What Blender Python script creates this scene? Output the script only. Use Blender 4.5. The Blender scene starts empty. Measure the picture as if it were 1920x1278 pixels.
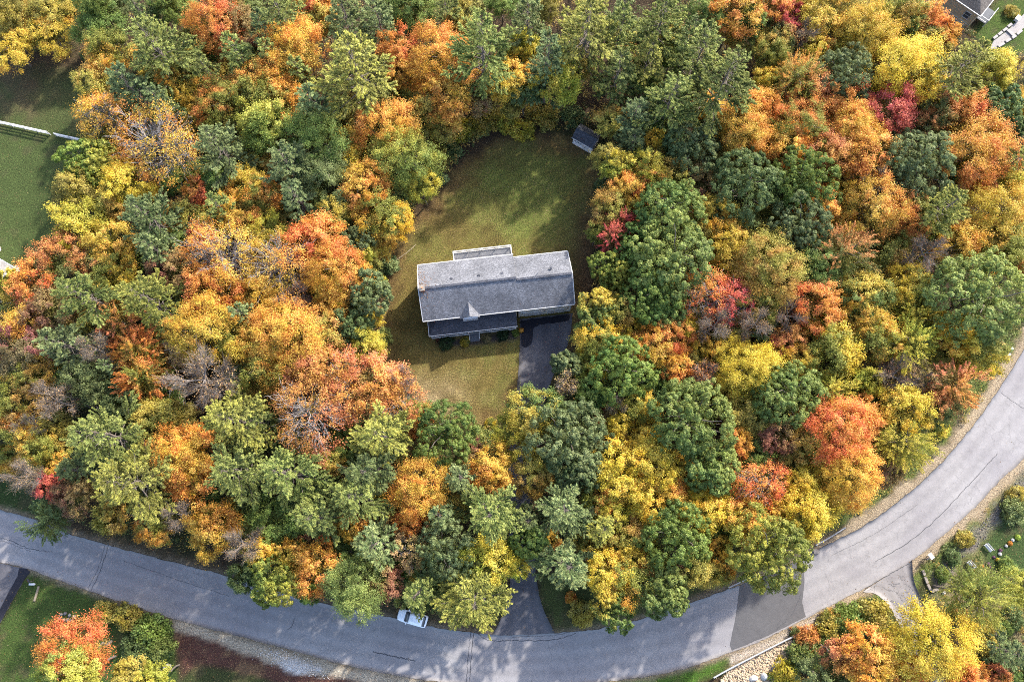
import bpy, bmesh, math, random
import numpy as np
from mathutils import Vector, Matrix

# ------------------------------------------------------------------ camera, world, sun, exposure
SC = bpy.context.scene
COL = SC.collection
FPX = 1495.0; CAMH = 125.0; TILT = math.radians(11.5)
cam_d = bpy.data.cameras.new('camera'); cam = bpy.data.objects.new('camera', cam_d); COL.objects.link(cam)
cam.location = (0, 0, CAMH); cam.rotation_euler = (TILT, 0, 0)
cam_d.sensor_width = 36; cam_d.lens = 36 * FPX / 1920; cam_d.clip_end = 3000; cam_d.clip_start = 1
SC.camera = cam
SUN_AZ = math.atan2(0.97, 1.13); SUN_EL = math.radians(34)
w = bpy.data.worlds.new("World"); SC.world = w; w.use_nodes = True
nt = w.node_tree; bg = nt.nodes['Background']
sky = nt.nodes.new('ShaderNodeTexSky'); sky.sky_type = 'NISHITA'; sky.sun_disc = False
sky.sun_elevation = SUN_EL; sky.sun_rotation = SUN_AZ; sky.air_density = 1.0; sky.dust_density = 2.5; sky.ozone_density = 1.0
nt.links.new(sky.outputs[0], bg.inputs[0]); bg.inputs[1].default_value = 0.15
sd = bpy.data.lights.new('sun', 'SUN'); sun = bpy.data.objects.new('sun', sd); COL.objects.link(sun)
sd.energy = 2.7; sd.angle = math.radians(1.2); sd.color = (1.0, 0.94, 0.84)
sdir = Vector((math.sin(SUN_AZ) * math.cos(SUN_EL), math.cos(SUN_AZ) * math.cos(SUN_EL), math.sin(SUN_EL)))
sun.rotation_euler = sdir.to_track_quat('Z', 'Y').to_euler(); sun.location = (60, 80, 100)
SC.view_settings.view_transform = 'Standard'; SC.view_settings.look = 'None'
SC.view_settings.exposure = 1.93; SC.view_settings.gamma = 1.0; SC.view_settings.use_curve_mapping = False
SC.render.engine = 'CYCLES'
cy = SC.cycles
cy.max_bounces = 5; cy.diffuse_bounces = 4; cy.glossy_bounces = 2; cy.transmission_bounces = 3; cy.transparent_max_bounces = 4
cy.use_denoising = False
cy.filter_width = 1.0
cy.pixel_filter_type = 'BLACKMAN_HARRIS'
cy.sample_clamp_indirect = 6
try:
    cy.denoising_input_passes = 'RGB_ALBEDO_NORMAL'; cy.denoising_prefilter = 'ACCURATE'
except Exception: pass

def at(px, py, z=0.0):
    """photo pixel (1920 x 1278) -> world x, y on the level z"""
    dx, dy = (px - 960) / FPX, -(py - 639) / FPX
    c, s = math.cos(TILT), math.sin(TILT)
    Y = dy * c + s; Z = dy * s - c
    t = (z - CAMH) / Z
    return (dx * t, Y * t)
def toworld(pts, z=0.0): return [at(p[0], p[1], z) for p in pts]

# ------------------------------------------------------------------ helpers
def link(o): COL.objects.link(o); return o
def empty(name, loc=(0, 0, 0), rz=0.0, label=None, cat=None, group=None, scale=None):
    o = bpy.data.objects.new(name, None); o.location = loc; o.rotation_euler = (0, 0, rz)
    o.empty_display_size = 0.3
    if scale: o.scale = scale
    tag(o, label, cat, group); return link(o)
def tag(o, label=None, cat=None, group=None, kind=None):
    if label: o['label'] = label
    if cat: o['category'] = cat
    if group: o['group'] = group
    if kind: o['kind'] = kind
    return o
def np_mesh(name, V, F, mat=None, smooth=False):
    """V (n,3); F (m,4) or (m,3) int"""
    me = bpy.data.meshes.new(name)
    V = np.asarray(V, np.float32); F = np.asarray(F, np.int32); k = F.shape[1]
    me.vertices.add(len(V)); me.vertices.foreach_set('co', V.ravel())
    me.loops.add(F.size); me.loops.foreach_set('vertex_index', F.ravel())
    me.polygons.add(len(F)); me.polygons.foreach_set('loop_start', np.arange(0, F.size, k, dtype=np.int32))
    me.polygons.foreach_set('loop_total', np.full(len(F), k, np.int32))
    if smooth: me.polygons.foreach_set('use_smooth', np.ones(len(F), bool))
    me.update(calc_edges=True)
    if mat: me.materials.append(mat)
    return me
def fattr(me, name, vals, domain='FACE'):
    a = me.attributes.new(name, 'FLOAT', domain); a.data.foreach_set('value', np.asarray(vals, np.float32))
def cattr(me, name, vals, domain='POINT'):
    vals = np.asarray(vals, np.float32)
    if vals.shape[1] == 3: vals = np.concatenate([vals, np.ones((len(vals), 1), np.float32)], 1)
    a = me.attributes.new(name, 'FLOAT_COLOR', domain); a.data.foreach_set('color', vals.ravel())
def meobj(name, me, parent=None):
    o = bpy.data.objects.new(name, me); link(o)
    if parent: o.parent = parent
    return o

class MB:
    """collects shapes in one bmesh; build() links them as one object"""
    def __init__(s): s.bm = bmesh.new()
    def box(s, c, d, rz=0.0, bev=0.0, M=None):
        m = Matrix.Translation(Vector(c)) @ Matrix.Rotation(rz, 4, 'Z') @ Matrix.Diagonal((d[0], d[1], d[2], 1))
        if M is not None: m = M @ m
        r = bmesh.ops.create_cube(s.bm, size=1, matrix=m)
        if bev:
            es = set()
            for v in r['verts']: es.update(v.link_edges)
            bmesh.ops.bevel(s.bm, geom=list(es), offset=bev, segments=2, affect='EDGES', profile=0.6)
        return s
    def cyl(s, p0, p1, r0, r1=None, n=10):
        p0, p1 = Vector(p0), Vector(p1); r1 = r0 if r1 is None else r1
        d = p1 - p0; m = Matrix.Translation((p0 + p1) / 2) @ d.to_track_quat('Z', 'Y').to_matrix().to_4x4()
        bmesh.ops.create_cone(s.bm, cap_ends=True, segments=n, radius1=r0, radius2=max(r1, 1e-4), depth=d.length, matrix=m)
        return s
    def prism(s, poly, z0, z1):
        """poly: list of (x,y); a vertical prism"""
        vb = [s.bm.verts.new((x, y, z0)) for x, y in poly]; vt = [s.bm.verts.new((x, y, z1)) for x, y in poly]
        n = len(poly)
        s.bm.faces.new(vt); s.bm.faces.new(vb[::-1])
        for i in range(n): s.bm.faces.new((vb[i], vb[(i + 1) % n], vt[(i + 1) % n], vt[i]))
        return s
    def hull(s, top, thick):
        """a slab whose upper face is the 3-D polygon top and that is thick downwards"""
        vt = [s.bm.verts.new(p) for p in top]; vb = [s.bm.verts.new((p[0], p[1], p[2] - thick)) for p in top]
        n = len(top); s.bm.faces.new(vt); s.bm.faces.new(vb[::-1])
        for i in range(n): s.bm.faces.new((vb[i], vb[(i + 1) % n], vt[(i + 1) % n], vt[i]))
        return s
    def solid(s, verts, faces):
        v = [s.bm.verts.new(p) for p in verts]
        for f in faces: s.bm.faces.new([v[i] for i in f])
        return s
    def build(s, name, mat, parent=None, smooth=False):
        bmesh.ops.recalc_face_normals(s.bm, faces=s.bm.faces[:])
        me = bpy.data.meshes.new(name); s.bm.to_mesh(me); s.bm.free()
        if smooth:
            for p in me.polygons: p.use_smooth = True
        me.materials.append(mat); return meobj(name, me, parent)

# value noise on arrays
def vnoise(x, y, seed=0):
    xi = np.floor(x).astype(np.int64); yi = np.floor(y).astype(np.int64); xf = x - xi; yf = y - yi
    def h(a, b):
        n = (a * 374761393 + b * 668265263 + seed * 1442695041) & 0xffffffff
        n = ((n ^ (n >> 13)) * 1274126177) & 0xffffffff
        return ((n ^ (n >> 16)) & 0xffff) / 65535.0
    u = xf * xf * (3 - 2 * xf); v = yf * yf * (3 - 2 * yf)
    return (h(xi, yi) * (1 - u) + h(xi + 1, yi) * u) * (1 - v) + (h(xi, yi + 1) * (1 - u) + h(xi + 1, yi + 1) * u) * v
def fbm(x, y, seed=0, oct=4):
    s = np.zeros_like(x); a = 0.5; t = 0
    for i in range(oct): s += a * vnoise(x, y, seed + i * 7); t += a; a *= 0.5; x = x * 2.03; y = y * 2.03
    return s / t
def poly_sd(X, Y, poly):
    """signed distance, positive inside"""
    P = np.array(poly); n = len(P); d = np.full(X.shape, 1e9); ins = np.zeros(X.shape, bool)
    for i in range(n):
        ax, ay = P[i]; bx, by = P[(i + 1) % n]; ex, ey = bx - ax, by - ay; L = ex * ex + ey * ey + 1e-9
        t = np.clip(((X - ax) * ex + (Y - ay) * ey) / L, 0, 1)
        d = np.minimum(d, (X - ax - t * ex) ** 2 + (Y - ay - t * ey) ** 2)
        c = ((ay > Y) != (by > Y)) & (X < (bx - ax) * (Y - ay) / (by - ay + 1e-12) + ax); ins ^= c
    d = np.sqrt(d); return np.where(ins, d, -d)
def sstep(a, b, x):
    t = np.clip((x - a) / (b - a), 0, 1); return t * t * (3 - 2 * t)
def smooth_line(pts, n):
    """Catmull-Rom through the points, n samples evenly by length"""
    P = np.array(pts, float); P = np.vstack([2 * P[0] - P[1], P, 2 * P[-1] - P[-2]]); out = []
    for i in range(1, len(P) - 2):
        for t in np.linspace(0, 1, 24, endpoint=False):
            a, b, c, d = P[i - 1], P[i], P[i + 1], P[i + 2]
            out.append(0.5 * ((2 * b) + (-a + c) * t + (2 * a - 5 * b + 4 * c - d) * t * t + (-a + 3 * b - 3 * c + d) * t ** 3))
    out.append(P[-2]); out = np.array(out)
    L = np.concatenate([[0], np.cumsum(np.hypot(*(out[1:] - out[:-1]).T))]); s = np.linspace(0, L[-1], n)
    return np.stack([np.interp(s, L, out[:, 0]), np.interp(s, L, out[:, 1])], 1)

# ------------------------------------------------------------------ materials
def newmat(name):
    m = bpy.data.materials.new(name); m.use_nodes = True; n = m.node_tree
    return m, n, n.nodes, n.links, n.nodes['Principled BSDF']
def mixc(n, a, b, fac, mode='MIX'):
    x = n.nodes.new('ShaderNodeMix'); x.data_type = 'RGBA'; x.blend_type = mode
    for s, v in ((x.inputs[0], fac), (x.inputs[6], a), (x.inputs[7], b)):
        if isinstance(v, bpy.types.NodeSocket): n.links.new(v, s)
        elif isinstance(v, (int, float)): s.default_value = v
        else: s.default_value = (v[0], v[1], v[2], 1)
    return x.outputs[2]
def math_n(n, op, a, b=0.0, c=None, clamp=False):
    x = n.nodes.new('ShaderNodeMath'); x.operation = op; x.use_clamp = clamp
    for i, v in enumerate((a, b) if c is None else (a, b, c)):
        if isinstance(v, bpy.types.NodeSocket): n.links.new(v, x.inputs[i])
        else: x.inputs[i].default_value = v
    return x.outputs[0]
def noise_n(n, scale, detail=4, rough=0.6, vec=None, dist=0.0):
    x = n.nodes.new('ShaderNodeTexNoise'); x.inputs['Scale'].default_value = scale; x.inputs['Detail'].default_value = detail
    x.inputs['Roughness'].default_value = rough; x.inputs['Distortion'].default_value = dist
    if vec: n.links.new(vec, x.inputs['Vector'])
    return x.outputs['Fac']
def ramp_n(n, fac, lo, hi):
    x = n.nodes.new('ShaderNodeMapRange'); x.inputs[1].default_value = lo; x.inputs[2].default_value = hi
    n.links.new(fac, x.inputs[0]); return x.outputs[0]
def coords(n, which='Object'):
    return n.nodes.new('ShaderNodeTexCoord').outputs[which]
def geopos(n): return n.nodes.new('ShaderNodeNewGeometry').outputs['Position']
def bump(n, h, strength, dist, bsdf):
    b = n.nodes.new('ShaderNodeBump'); b.inputs['Strength'].default_value = strength; b.inputs['Distance'].default_value = dist
    n.links.new(h, b.inputs['Height']); n.links.new(b.outputs[0], bsdf.inputs['Normal'])

def plain(name, col, rough=0.6, var=0.15, scale=3.0, metal=0.0):
    m, n, N, L, b = newmat(name); v = coords(n)
    f = noise_n(n, scale, 5, 0.65, v); f2 = noise_n(n, scale * 9, 3, 0.6, v)
    d = tuple(c * (1 - var) for c in col); u = tuple(min(1, c * (1 + var)) for c in col)
    c1 = mixc(n, d, u, ramp_n(n, f, 0.3, 0.7)); c2 = mixc(n, c1, tuple(c * (1 - var) for c in col), math_n(n, 'MULTIPLY', f2, 0.35))
    L.new(c2, b.inputs['Base Color']); b.inputs['Roughness'].default_value = rough; b.inputs['Metallic'].default_value = metal
    return m

def leaf_material():
    m, n, N, L, b = newmat('foliage')
    oi = N.new('ShaderNodeObjectInfo')
    at2 = N.new('ShaderNodeAttribute'); at2.attribute_type = 'OBJECT'; at2.attribute_name = 'tint'
    g = N.new('ShaderNodeAttribute'); g.attribute_name = 'g'
    v = N.new('ShaderNodeAttribute'); v.attribute_name = 'v'
    cl = N.new('ShaderNodeAttribute'); cl.attribute_name = 'cl'
    base = mixc(n, oi.outputs['Color'], at2.outputs['Color'], ramp_n(n, g.outputs['Fac'], 0.35, 0.65))
    lo = N.new('ShaderNodeAttribute'); lo.attribute_name = 'lo'
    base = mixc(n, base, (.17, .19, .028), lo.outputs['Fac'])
    val = math_n(n, 'MULTIPLY', math_n(n, 'MULTIPLY_ADD', cl.outputs['Fac'], 0.55, 0.72), math_n(n, 'MULTIPLY_ADD', v.outputs['Fac'], 0.6, 0.7))
    h = N.new('ShaderNodeHueSaturation'); L.new(base, h.inputs['Color'])
    L.new(math_n(n, 'MULTIPLY_ADD', v.outputs['Fac'], 0.035, 0.4825), h.inputs['Hue']); L.new(val, h.inputs['Value'])
    L.new(math_n(n, 'MULTIPLY_ADD', cl.outputs['Fac'], -0.10, 0.99), h.inputs['Saturation'])
    L.new(h.outputs[0], b.inputs['Base Color']); b.inputs['Roughness'].default_value = 0.5; b.inputs['Specular IOR Level'].default_value = 0.2
    tr = N.new('ShaderNodeBsdfTranslucent'); L.new(h.outputs[0], tr.inputs[0])
    mx = N.new('ShaderNodeMixShader'); mx.inputs[0].default_value = 0.44
    L.new(b.outputs[0], mx.inputs[1]); L.new(tr.outputs[0], mx.inputs[2]); L.new(mx.outputs[0], N['Material Output'].inputs[0])
    return m
LEAF = leaf_material()

def ground_material():
    m, n, N, L, b = newmat('ground_cover'); p = geopos(n)
    a = N.new('ShaderNodeAttribute'); a.attribute_name = 'base'
    s = N.new('ShaderNodeAttribute'); s.attribute_name = 'speck'
    n1 = noise_n(n, 0.5, 6, 0.7, p); n2 = noise_n(n, 3.5, 4, 0.7, p); n3 = noise_n(n, 6.0, 2, 0.6, p)
    k = math_n(n, 'MULTIPLY', math_n(n, 'MULTIPLY_ADD', n1, 0.9, 0.55), math_n(n, 'MULTIPLY', math_n(n, 'MULTIPLY_ADD', n2, 1.6, 0.2), math_n(n, 'MULTIPLY_ADD', n3, 3.0, -0.5)))
    h = N.new('ShaderNodeHueSaturation'); L.new(a.outputs['Color'], h.inputs['Color']); L.new(k, h.inputs['Value'])
    L.new(math_n(n, 'MULTIPLY_ADD', n2, 0.06, 0.47), h.inputs['Hue'])
    vo = N.new('ShaderNodeTexVoronoi'); vo.inputs['Scale'].default_value = 5.5; L.new(p, vo.inputs['Vector'])
    dot = math_n(n, 'LESS_THAN', vo.outputs['Distance'], 0.27)
    rnd = N.new('ShaderNodeSeparateColor'); L.new(vo.outputs['Color'], rnd.inputs[0])
    keep = math_n(n, 'LESS_THAN', rnd.outputs[0], s.outputs['Fac'])
    lc = mixc(n, (0.16, 0.08, 0.03), (0.26, 0.19, 0.10), rnd.outputs[1])
    c = mixc(n, h.outputs[0], lc, math_n(n, 'MULTIPLY', math_n(n, 'MULTIPLY', dot, keep), 0.8))
    L.new(c, b.inputs['Base Color']); b.inputs['Roughness'].default_value = 0.9; b.inputs['Specular IOR Level'].default_value = 0.15
    bump(n, math_n(n, 'ADD', n2, n3), 0.7, 0.12, b)
    return m
GROUND = ground_material()

def asphalt(name, col, col2, crack=0.25):
    m, n, N, L, b = newmat(name); p = geopos(n)
    f1 = noise_n(n, 0.12, 5, 0.6, p, 0.5); f2 = noise_n(n, 1.2, 5, 0.7, p); f3 = noise_n(n, 22, 2, 0.7, p); f4 = noise_n(n, 6, 3, 0.8, p)
    c = mixc(n, col, col2, ramp_n(n, f1, 0.32, 0.68))
    tr = N.new('ShaderNodeAttribute'); tr.attribute_name = 'across'
    wv = math_n(n, 'COSINE', math_n(n, 'MULTIPLY', tr.outputs['Fac'], 25.1))
    k = math_n(n, 'ADD', math_n(n, 'MULTIPLY_ADD', f2, 0.5, 0.5), math_n(n, 'MULTIPLY_ADD', f3, 0.34, 0.08))
    k = math_n(n, 'ADD', k, math_n(n, 'MULTIPLY', wv, -0.06)); k = math_n(n, 'ADD', k, math_n(n, 'MULTIPLY_ADD', f4, 0.4, -0.2))
    h = N.new('ShaderNodeHueSaturation'); L.new(c, h.inputs['Color']); L.new(k, h.inputs['Value'])
    # hairline cracks
    vo = N.new('ShaderNodeTexVoronoi'); vo.feature = 'DISTANCE_TO_EDGE'; vo.inputs['Scale'].default_value = 0.33
    wp = N.new('ShaderNodeVectorMath'); wp.operation = 'ADD'; L.new(p, wp.inputs[0])
    nn = N.new('ShaderNodeTexNoise'); nn.inputs['Scale'].default_value = 1.1; nn.inputs['Detail'].default_value = 4; L.new(p, nn.inputs['Vector'])
    sc = N.new('ShaderNodeVectorMath'); sc.operation = 'SCALE'; sc.inputs['Scale'].default_value = 1.4; L.new(nn.outputs['Color'], sc.inputs[0])
    L.new(sc.outputs[0], wp.inputs[1]); L.new(wp.outputs[0], vo.inputs['Vector'])
    cr = math_n(n, 'MULTIPLY', math_n(n, 'LESS_THAN', vo.outputs['Distance'], 0.012), math_n(n, 'MULTIPLY', ramp_n(n, f1, 0.45, 0.6), crack))
    cr = math_n(n, 'MINIMUM', math_n(n, 'MAXIMUM', cr, 0.0), crack)
    c3 = mixc(n, h.outputs[0], tuple(x * 0.25 for x in col), cr)
    L.new(c3, b.inputs['Base Color']); b.inputs['Roughness'].default_value = 0.85; b.inputs['Specular IOR Level'].default_value = 0.25
    bump(n, f3, 0.4, 0.03, b); return m

def shingle(name, col, col2):
    m, n, N, L, b = newmat(name); v = coords(n, 'Object')
    f1 = noise_n(n, 0.35, 4, 0.6, v); f2 = noise_n(n, 7, 2, 0.8, v); f3 = noise_n(n, 16, 2, 0.8, v)
    c = mixc(n, col, col2, ramp_n(n, f2, 0.38, 0.62))
    c = mixc(n, c, tuple(x * 0.6 for x in col), math_n(n, 'MULTIPLY', ramp_n(n, f1, 0.35, 0.7), 0.55))
    k = math_n(n, 'MULTIPLY_ADD', f3, 1.3, 0.35)
    br = N.new('ShaderNodeTexBrick'); br.inputs['Scale'].default_value = 1.0; br.inputs['Brick Width'].default_value = 0.33; br.inputs['Row Height'].default_value = 0.14
    br.inputs['Mortar Size'].default_value = 0.012; br.inputs['Color1'].default_value = (0.75, 0.75, 0.75, 1); br.inputs['Color2'].default_value = (1.2, 1.2, 1.2, 1); br.inputs['Mortar'].default_value = (.45, .45, .45, 1)
    L.new(v, br.inputs['Vector'])
    h = N.new('ShaderNodeHueSaturation'); L.new(c, h.inputs['Color']); L.new(k, h.inputs['Value'])
    L.new(mixc(n, h.outputs[0], br.outputs['Color'], 1.0, 'MULTIPLY'), b.inputs['Base Color']); b.inputs['Roughness'].default_value = 0.85
    b.inputs['Specular IOR Level'].default_value = 0.3
    bump(n, f3, 0.5, 0.03, b); return m
def siding(name, col):
    m, n, N, L, b = newmat(name); v = coords(n, 'Object'); s = N.new('ShaderNodeSeparateXYZ'); L.new(v, s.inputs[0])
    fr = math_n(n, 'FRACT', math_n(n, 'MULTIPLY', s.outputs[2], 6.5))
    f = noise_n(n, 1.5, 5, 0.7, v)
    c = mixc(n, tuple(x * 0.88 for x in col), col, ramp_n(n, f, 0.3, 0.7))
    L.new(mixc(n, c, tuple(x * 0.55 for x in col), math_n(n, 'LESS_THAN', fr, 0.12)), b.inputs['Base Color'])
    b.inputs['Roughness'].default_value = 0.5; bump(n, fr, 0.6, 0.02, b); return m
def bark(name, col, col2):
    m, n, N, L, b = newmat(name); v = coords(n, 'Object'); f = noise_n(n, 2.5, 5, 0.7, v); f2 = noise_n(n, 9, 3, 0.7, v)
    L.new(mixc(n, col, col2, math_n(n, 'MULTIPLY', math_n(n, 'ADD', f, f2), 0.5)), b.inputs['Base Color']); b.inputs['Roughness'].default_value = 0.9
    bump(n, f2, 0.6, 0.04, b); return m
def glassy(name):
    m, n, N, L, b = newmat(name); f = noise_n(n, 1.2, 2, 0.5, coords(n))
    L.new(mixc(n, (0.03, 0.035, 0.045), (0.09, 0.10, 0.13), f), b.inputs['Base Color']); b.inputs['Roughness'].default_value = 0.08; return m

ASPH = asphalt('aged_asphalt', (0.168, 0.160, 0.170), (0.220, 0.212, 0.216))
ASPH_NEW = asphalt('newer_asphalt', (0.074, 0.072, 0.076), (0.092, 0.09, 0.094), 0.1)
ASPH_DRIVE = asphalt('driveway_asphalt', (0.058, 0.056, 0.066), (0.105, 0.102, 0.112), 0.2)
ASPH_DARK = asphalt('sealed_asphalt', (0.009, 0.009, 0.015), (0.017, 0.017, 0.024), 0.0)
TAR = plain('tar_seam', (0.035, 0.035, 0.04), 0.6)
ROOF = shingle('grey_shingle', (0.092, 0.096, 0.112), (0.235, 0.24, 0.262))
ROOF_DK = shingle('dark_shingle', (0.03, 0.034, 0.048), (0.10, 0.104, 0.125))
ROOF_BR = shingle('brown_shingle', (0.06, 0.052, 0.05), (0.15, 0.135, 0.125))
ROOF_BEIGE = shingle('beige_shingle', (0.20, 0.19, 0.18), (0.28, 0.265, 0.255))
WHITE = plain('white_trim', (0.52, 0.52, 0.53), 0.5, 0.08)
SIDING = siding('cream_siding', (0.82, 0.79, 0.75))
SIDING_W = siding('white_siding', (0.78, 0.78, 0.8))
TAN = siding('tan_siding', (0.50, 0.42, 0.32))
DOORG = plain('grey_door', (0.36, 0.35, 0.38), 0.5, 0.1)
GLASS = glassy('window_glass')
BRICK = plain('chimney_brick', (0.25, 0.10, 0.06), 0.85, 0.35, 8)
DECK = plain('deck_boards', (0.22, 0.22, 0.225), 0.8, 0.2, 2)
STEP = plain('grey_step', (0.09, 0.10, 0.12), 0.8, 0.15)
BARK = bark('brown_bark', (0.07, 0.055, 0.045), (0.17, 0.14, 0.12))
BARKG = bark('grey_bark', (0.13, 0.115, 0.11), (0.27, 0.245, 0.235))
STONE = plain('boulder_stone', (0.22, 0.19, 0.16), 0.9, 0.35, 2.5)
STONE_W = plain('white_stone', (0.42, 0.40, 0.38), 0.9, 0.2, 2.5)
STONE_G = plain('grey_stone', (0.14, 0.13, 0.13), 0.9, 0.4, 3)
WOOD = plain('weathered_wood', (0.18, 0.145, 0.10), 0.85, 0.3, 4)
METAL = plain('galvanised_metal', (0.38, 0.39, 0.41), 0.45, 0.12, 4, 0.35)
BARKT = bark('twig_bark', (0.12, 0.095, 0.08), (0.25, 0.215, 0.195))
BLACK = plain('black_plastic', (0.02, 0.022, 0.024), 0.5)
RUBBER = plain('tyre_rubber', (0.02, 0.02, 0.02), 0.8)
PAINTW = plain('white_car_paint', (0.8, 0.82, 0.86), 0.22, 0.04)
CONC = plain('pale_paver', (0.26, 0.245, 0.24), 0.85, 0.2, 3)
GREENP = plain('green_paint', (0.03, 0.12, 0.05), 0.5)
REDP = plain('red_light', (0.4, 0.02, 0.02), 0.3)
# ------------------------------------------------------------------ ground, lawns, road
NORTH = [(-160, 905), (-60, 938), (0, 955), (60, 972), (130, 1000), (200, 1020), (300, 1047), (400, 1072), (500, 1102), (590, 1127), (700, 1150), (800, 1172), (900, 1187), (960, 1190), (1040, 1186), (1120, 1178), (1200, 1160), (1300, 1127), (1380, 1099), (1450, 1073), (1530, 1031), (1620, 985), (1700, 927), (1770, 862), (1830, 790), (1880, 718), (1922, 650), (1960, 570), (1985, 480)]
SOUTH = [(-160, 1010), (-60, 1038), (0, 1053), (50, 1065), (100, 1083), (170, 1108), (260, 1138), (340, 1163), (480, 1200), (560, 1222), (660, 1248), (760, 1268), (860, 1281), (960, 1285), (1060, 1283), (1130, 1277), (1227, 1265), (1293, 1249), (1370, 1222), (1440, 1194), (1540, 1143), (1620, 1102), (1707, 1052), (1757, 1012), (1823, 955), (1873, 902), (1930, 845), (2000, 740), (2060, 620)]
P_BACK = [(880, 290), (930, 262), (1000, 250), (1080, 260), (1118, 285), (1128, 350), (1122, 430), (1112, 500), (1100, 560), (1080, 610), (1073, 640), (1035, 715), (970, 745), (960, 790), (900, 800), (840, 785), (770, 750), (715, 700), (700, 640), (708, 580), (725, 520), (735, 480), (750, 440), (795, 395), (850, 330)]
P_LEFT = [(-60, 120), (0, 118), (60, 118), (110, 85), (140, 60), (160, 95), (165, 180), (175, 260), (140, 310), (130, 400), (100, 475), (60, 520), (20, 560), (-60, 600)]
P_SLEFT = [(-90, 850), (0, 862), (40, 872), (70, 900), (100, 960), (130, 996), (60, 968), (0, 951), (-90, 925)]
P_BOT = [(50, 1068), (170, 1112), (260, 1142), (330, 1170), (330, 1240), (340, 1300), (-200, 1420), (-120, 1250), (0, 1170), (30, 1120)]
P_BOTMID = [(330, 1285), (370, 1243), (480, 1262), (560, 1300), (560, 1420), (300, 1400)]
P_MULCH = [(325, 1172), (420, 1190), (520, 1225), (640, 1262), (720, 1290), (640, 1330), (560, 1300), (480, 1262), (372, 1243), (345, 1262), (330, 1215)]
P_SAND = [(325, 1158), (480, 1203), (560, 1225), (660, 1251), (790, 1272), (780, 1290), (640, 1272), (540, 1256), (480, 1232), (400, 1202), (325, 1180)]
P_STONES = [(520, 1240), (535, 1232), (580, 1246), (600, 1256), (560, 1262), (535, 1258)]
P_FRONTV = [(1008, 1075), (1018, 1130), (1046, 1183), (1120, 1173), (1200, 1154), (1290, 1120), (1330, 1098), (1250, 1085), (1150, 1100), (1070, 1070)]
P_SGREEN = [(1130, 1282), (1230, 1268), (1300, 1252), (1366, 1232), (1366, 1250), (1320, 1280), (1250, 1330), (1100, 1330)]
P_CULV = [(1366, 1228), (1440, 1200), (1545, 1147), (1560, 1150), (1440, 1215), (1370, 1247)]
P_TR = [(1822, 62), (1850, 25), (1870, 0), (2000, -20), (2000, 120), (1930, 110), (1880, 100), (1850, 95)]
P_GARD = [(1745, 1110), (1790, 1045), (1840, 1000), (1900, 940), (1960, 900), (2000, 1000), (1960, 1100), (1850, 1100), (1800, 1130)]
P_GREENGARD = [(1835, 1025), (1880, 975), (1960, 930), (1980, 1060), (1900, 1080), (1850, 1060)]
P_GRAVEL = [(1745, 1120), (1750, 1080), (1800, 1025), (1860, 960), (1930, 870), (1945, 900), (1890, 960), (1850, 1010), (1800, 1050), (1770, 1095)]
P_RIPRAP = [(1345, 1290), (1372, 1252), (1440, 1220), (1495, 1190), (1490, 1215), (1465, 1245), (1440, 1290)]
P_RVERGE = [(1930, 858), (1873, 912), (1823, 965), (1760, 1022), (1712, 1062), (1735, 1110), (1780, 1160), (1850, 1200), (1960, 1300), (2060, 1300), (2060, 700)]
north = smooth_line(toworld(NORTH), 420); south = smooth_line(toworld(SOUTH), 420)
road_poly = np.vstack([north[::6], south[::-6]])

CS = 0.5
gx = np.arange(-120, 120.01, CS); gy = np.arange(-50, 125.01, CS)
GX, GY = np.meshgrid(gx, gy)
nz1 = fbm(GX * 0.5, GY * 0.5, 3) - 0.5; nz2 = fbm(GX * 0.12, GY * 0.12, 11) - 0.5; nz3 = fbm(GX * 1.1, GY * 1.1, 23, 2) - 0.5
def C(*c): return np.array(c, float)
def lay(base, col, w):
    return base * (1 - w[..., None]) + np.broadcast_to(col, base.shape) * w[..., None]
base = np.broadcast_to(C(0.0345, 0.0230, 0.0138), GX.shape + (3,)).copy()
base = lay(base, C(0.0230, 0.0253, 0.0092), sstep(-0.02, 0.1, nz2))
speck = np.full(GX.shape, 0.45)
sdr = -poly_sd(GX, GY, road_poly)
W = {}
def region(name, poly, soft=1.0, rough=2.2):
    s = poly_sd(GX, GY, toworld(poly)); W[name] = s
    return sstep(-soft, soft, s + nz1 * rough), s
# right verge, weedy
w_, _ = region('rverge', P_RVERGE); base = lay(base, lay(np.broadcast_to(C(0.066, 0.07, 0.025), base.shape).copy(), C(0.150, 0.120, 0.062), sstep(-0.05, 0.12, nz1)), w_)
# road shoulder: dirt and litter, pale sand on the right-hand inner bend
shoulder = sstep(2.6, 0.6, sdr + nz1 * 2.5)
base = lay(base, C(0.0598, 0.0437, 0.0253), shoulder * 0.9)
rightside = sstep(25, 40, GX + nz2 * 4)
base = lay(base, C(0.235, 0.185, 0.125), sstep(2.3, 0.5, sdr + nz1 * 2.0) * rightside)
inner = sstep(6.5, 2.5, sdr + nz1 * 2) * rightside * sstep(1.2, 2.2, sdr + nz1 * 2)
base = lay(base, C(0.075, 0.095, 0.022), inner * sstep(-0.22, -0.02, nz1))
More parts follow.
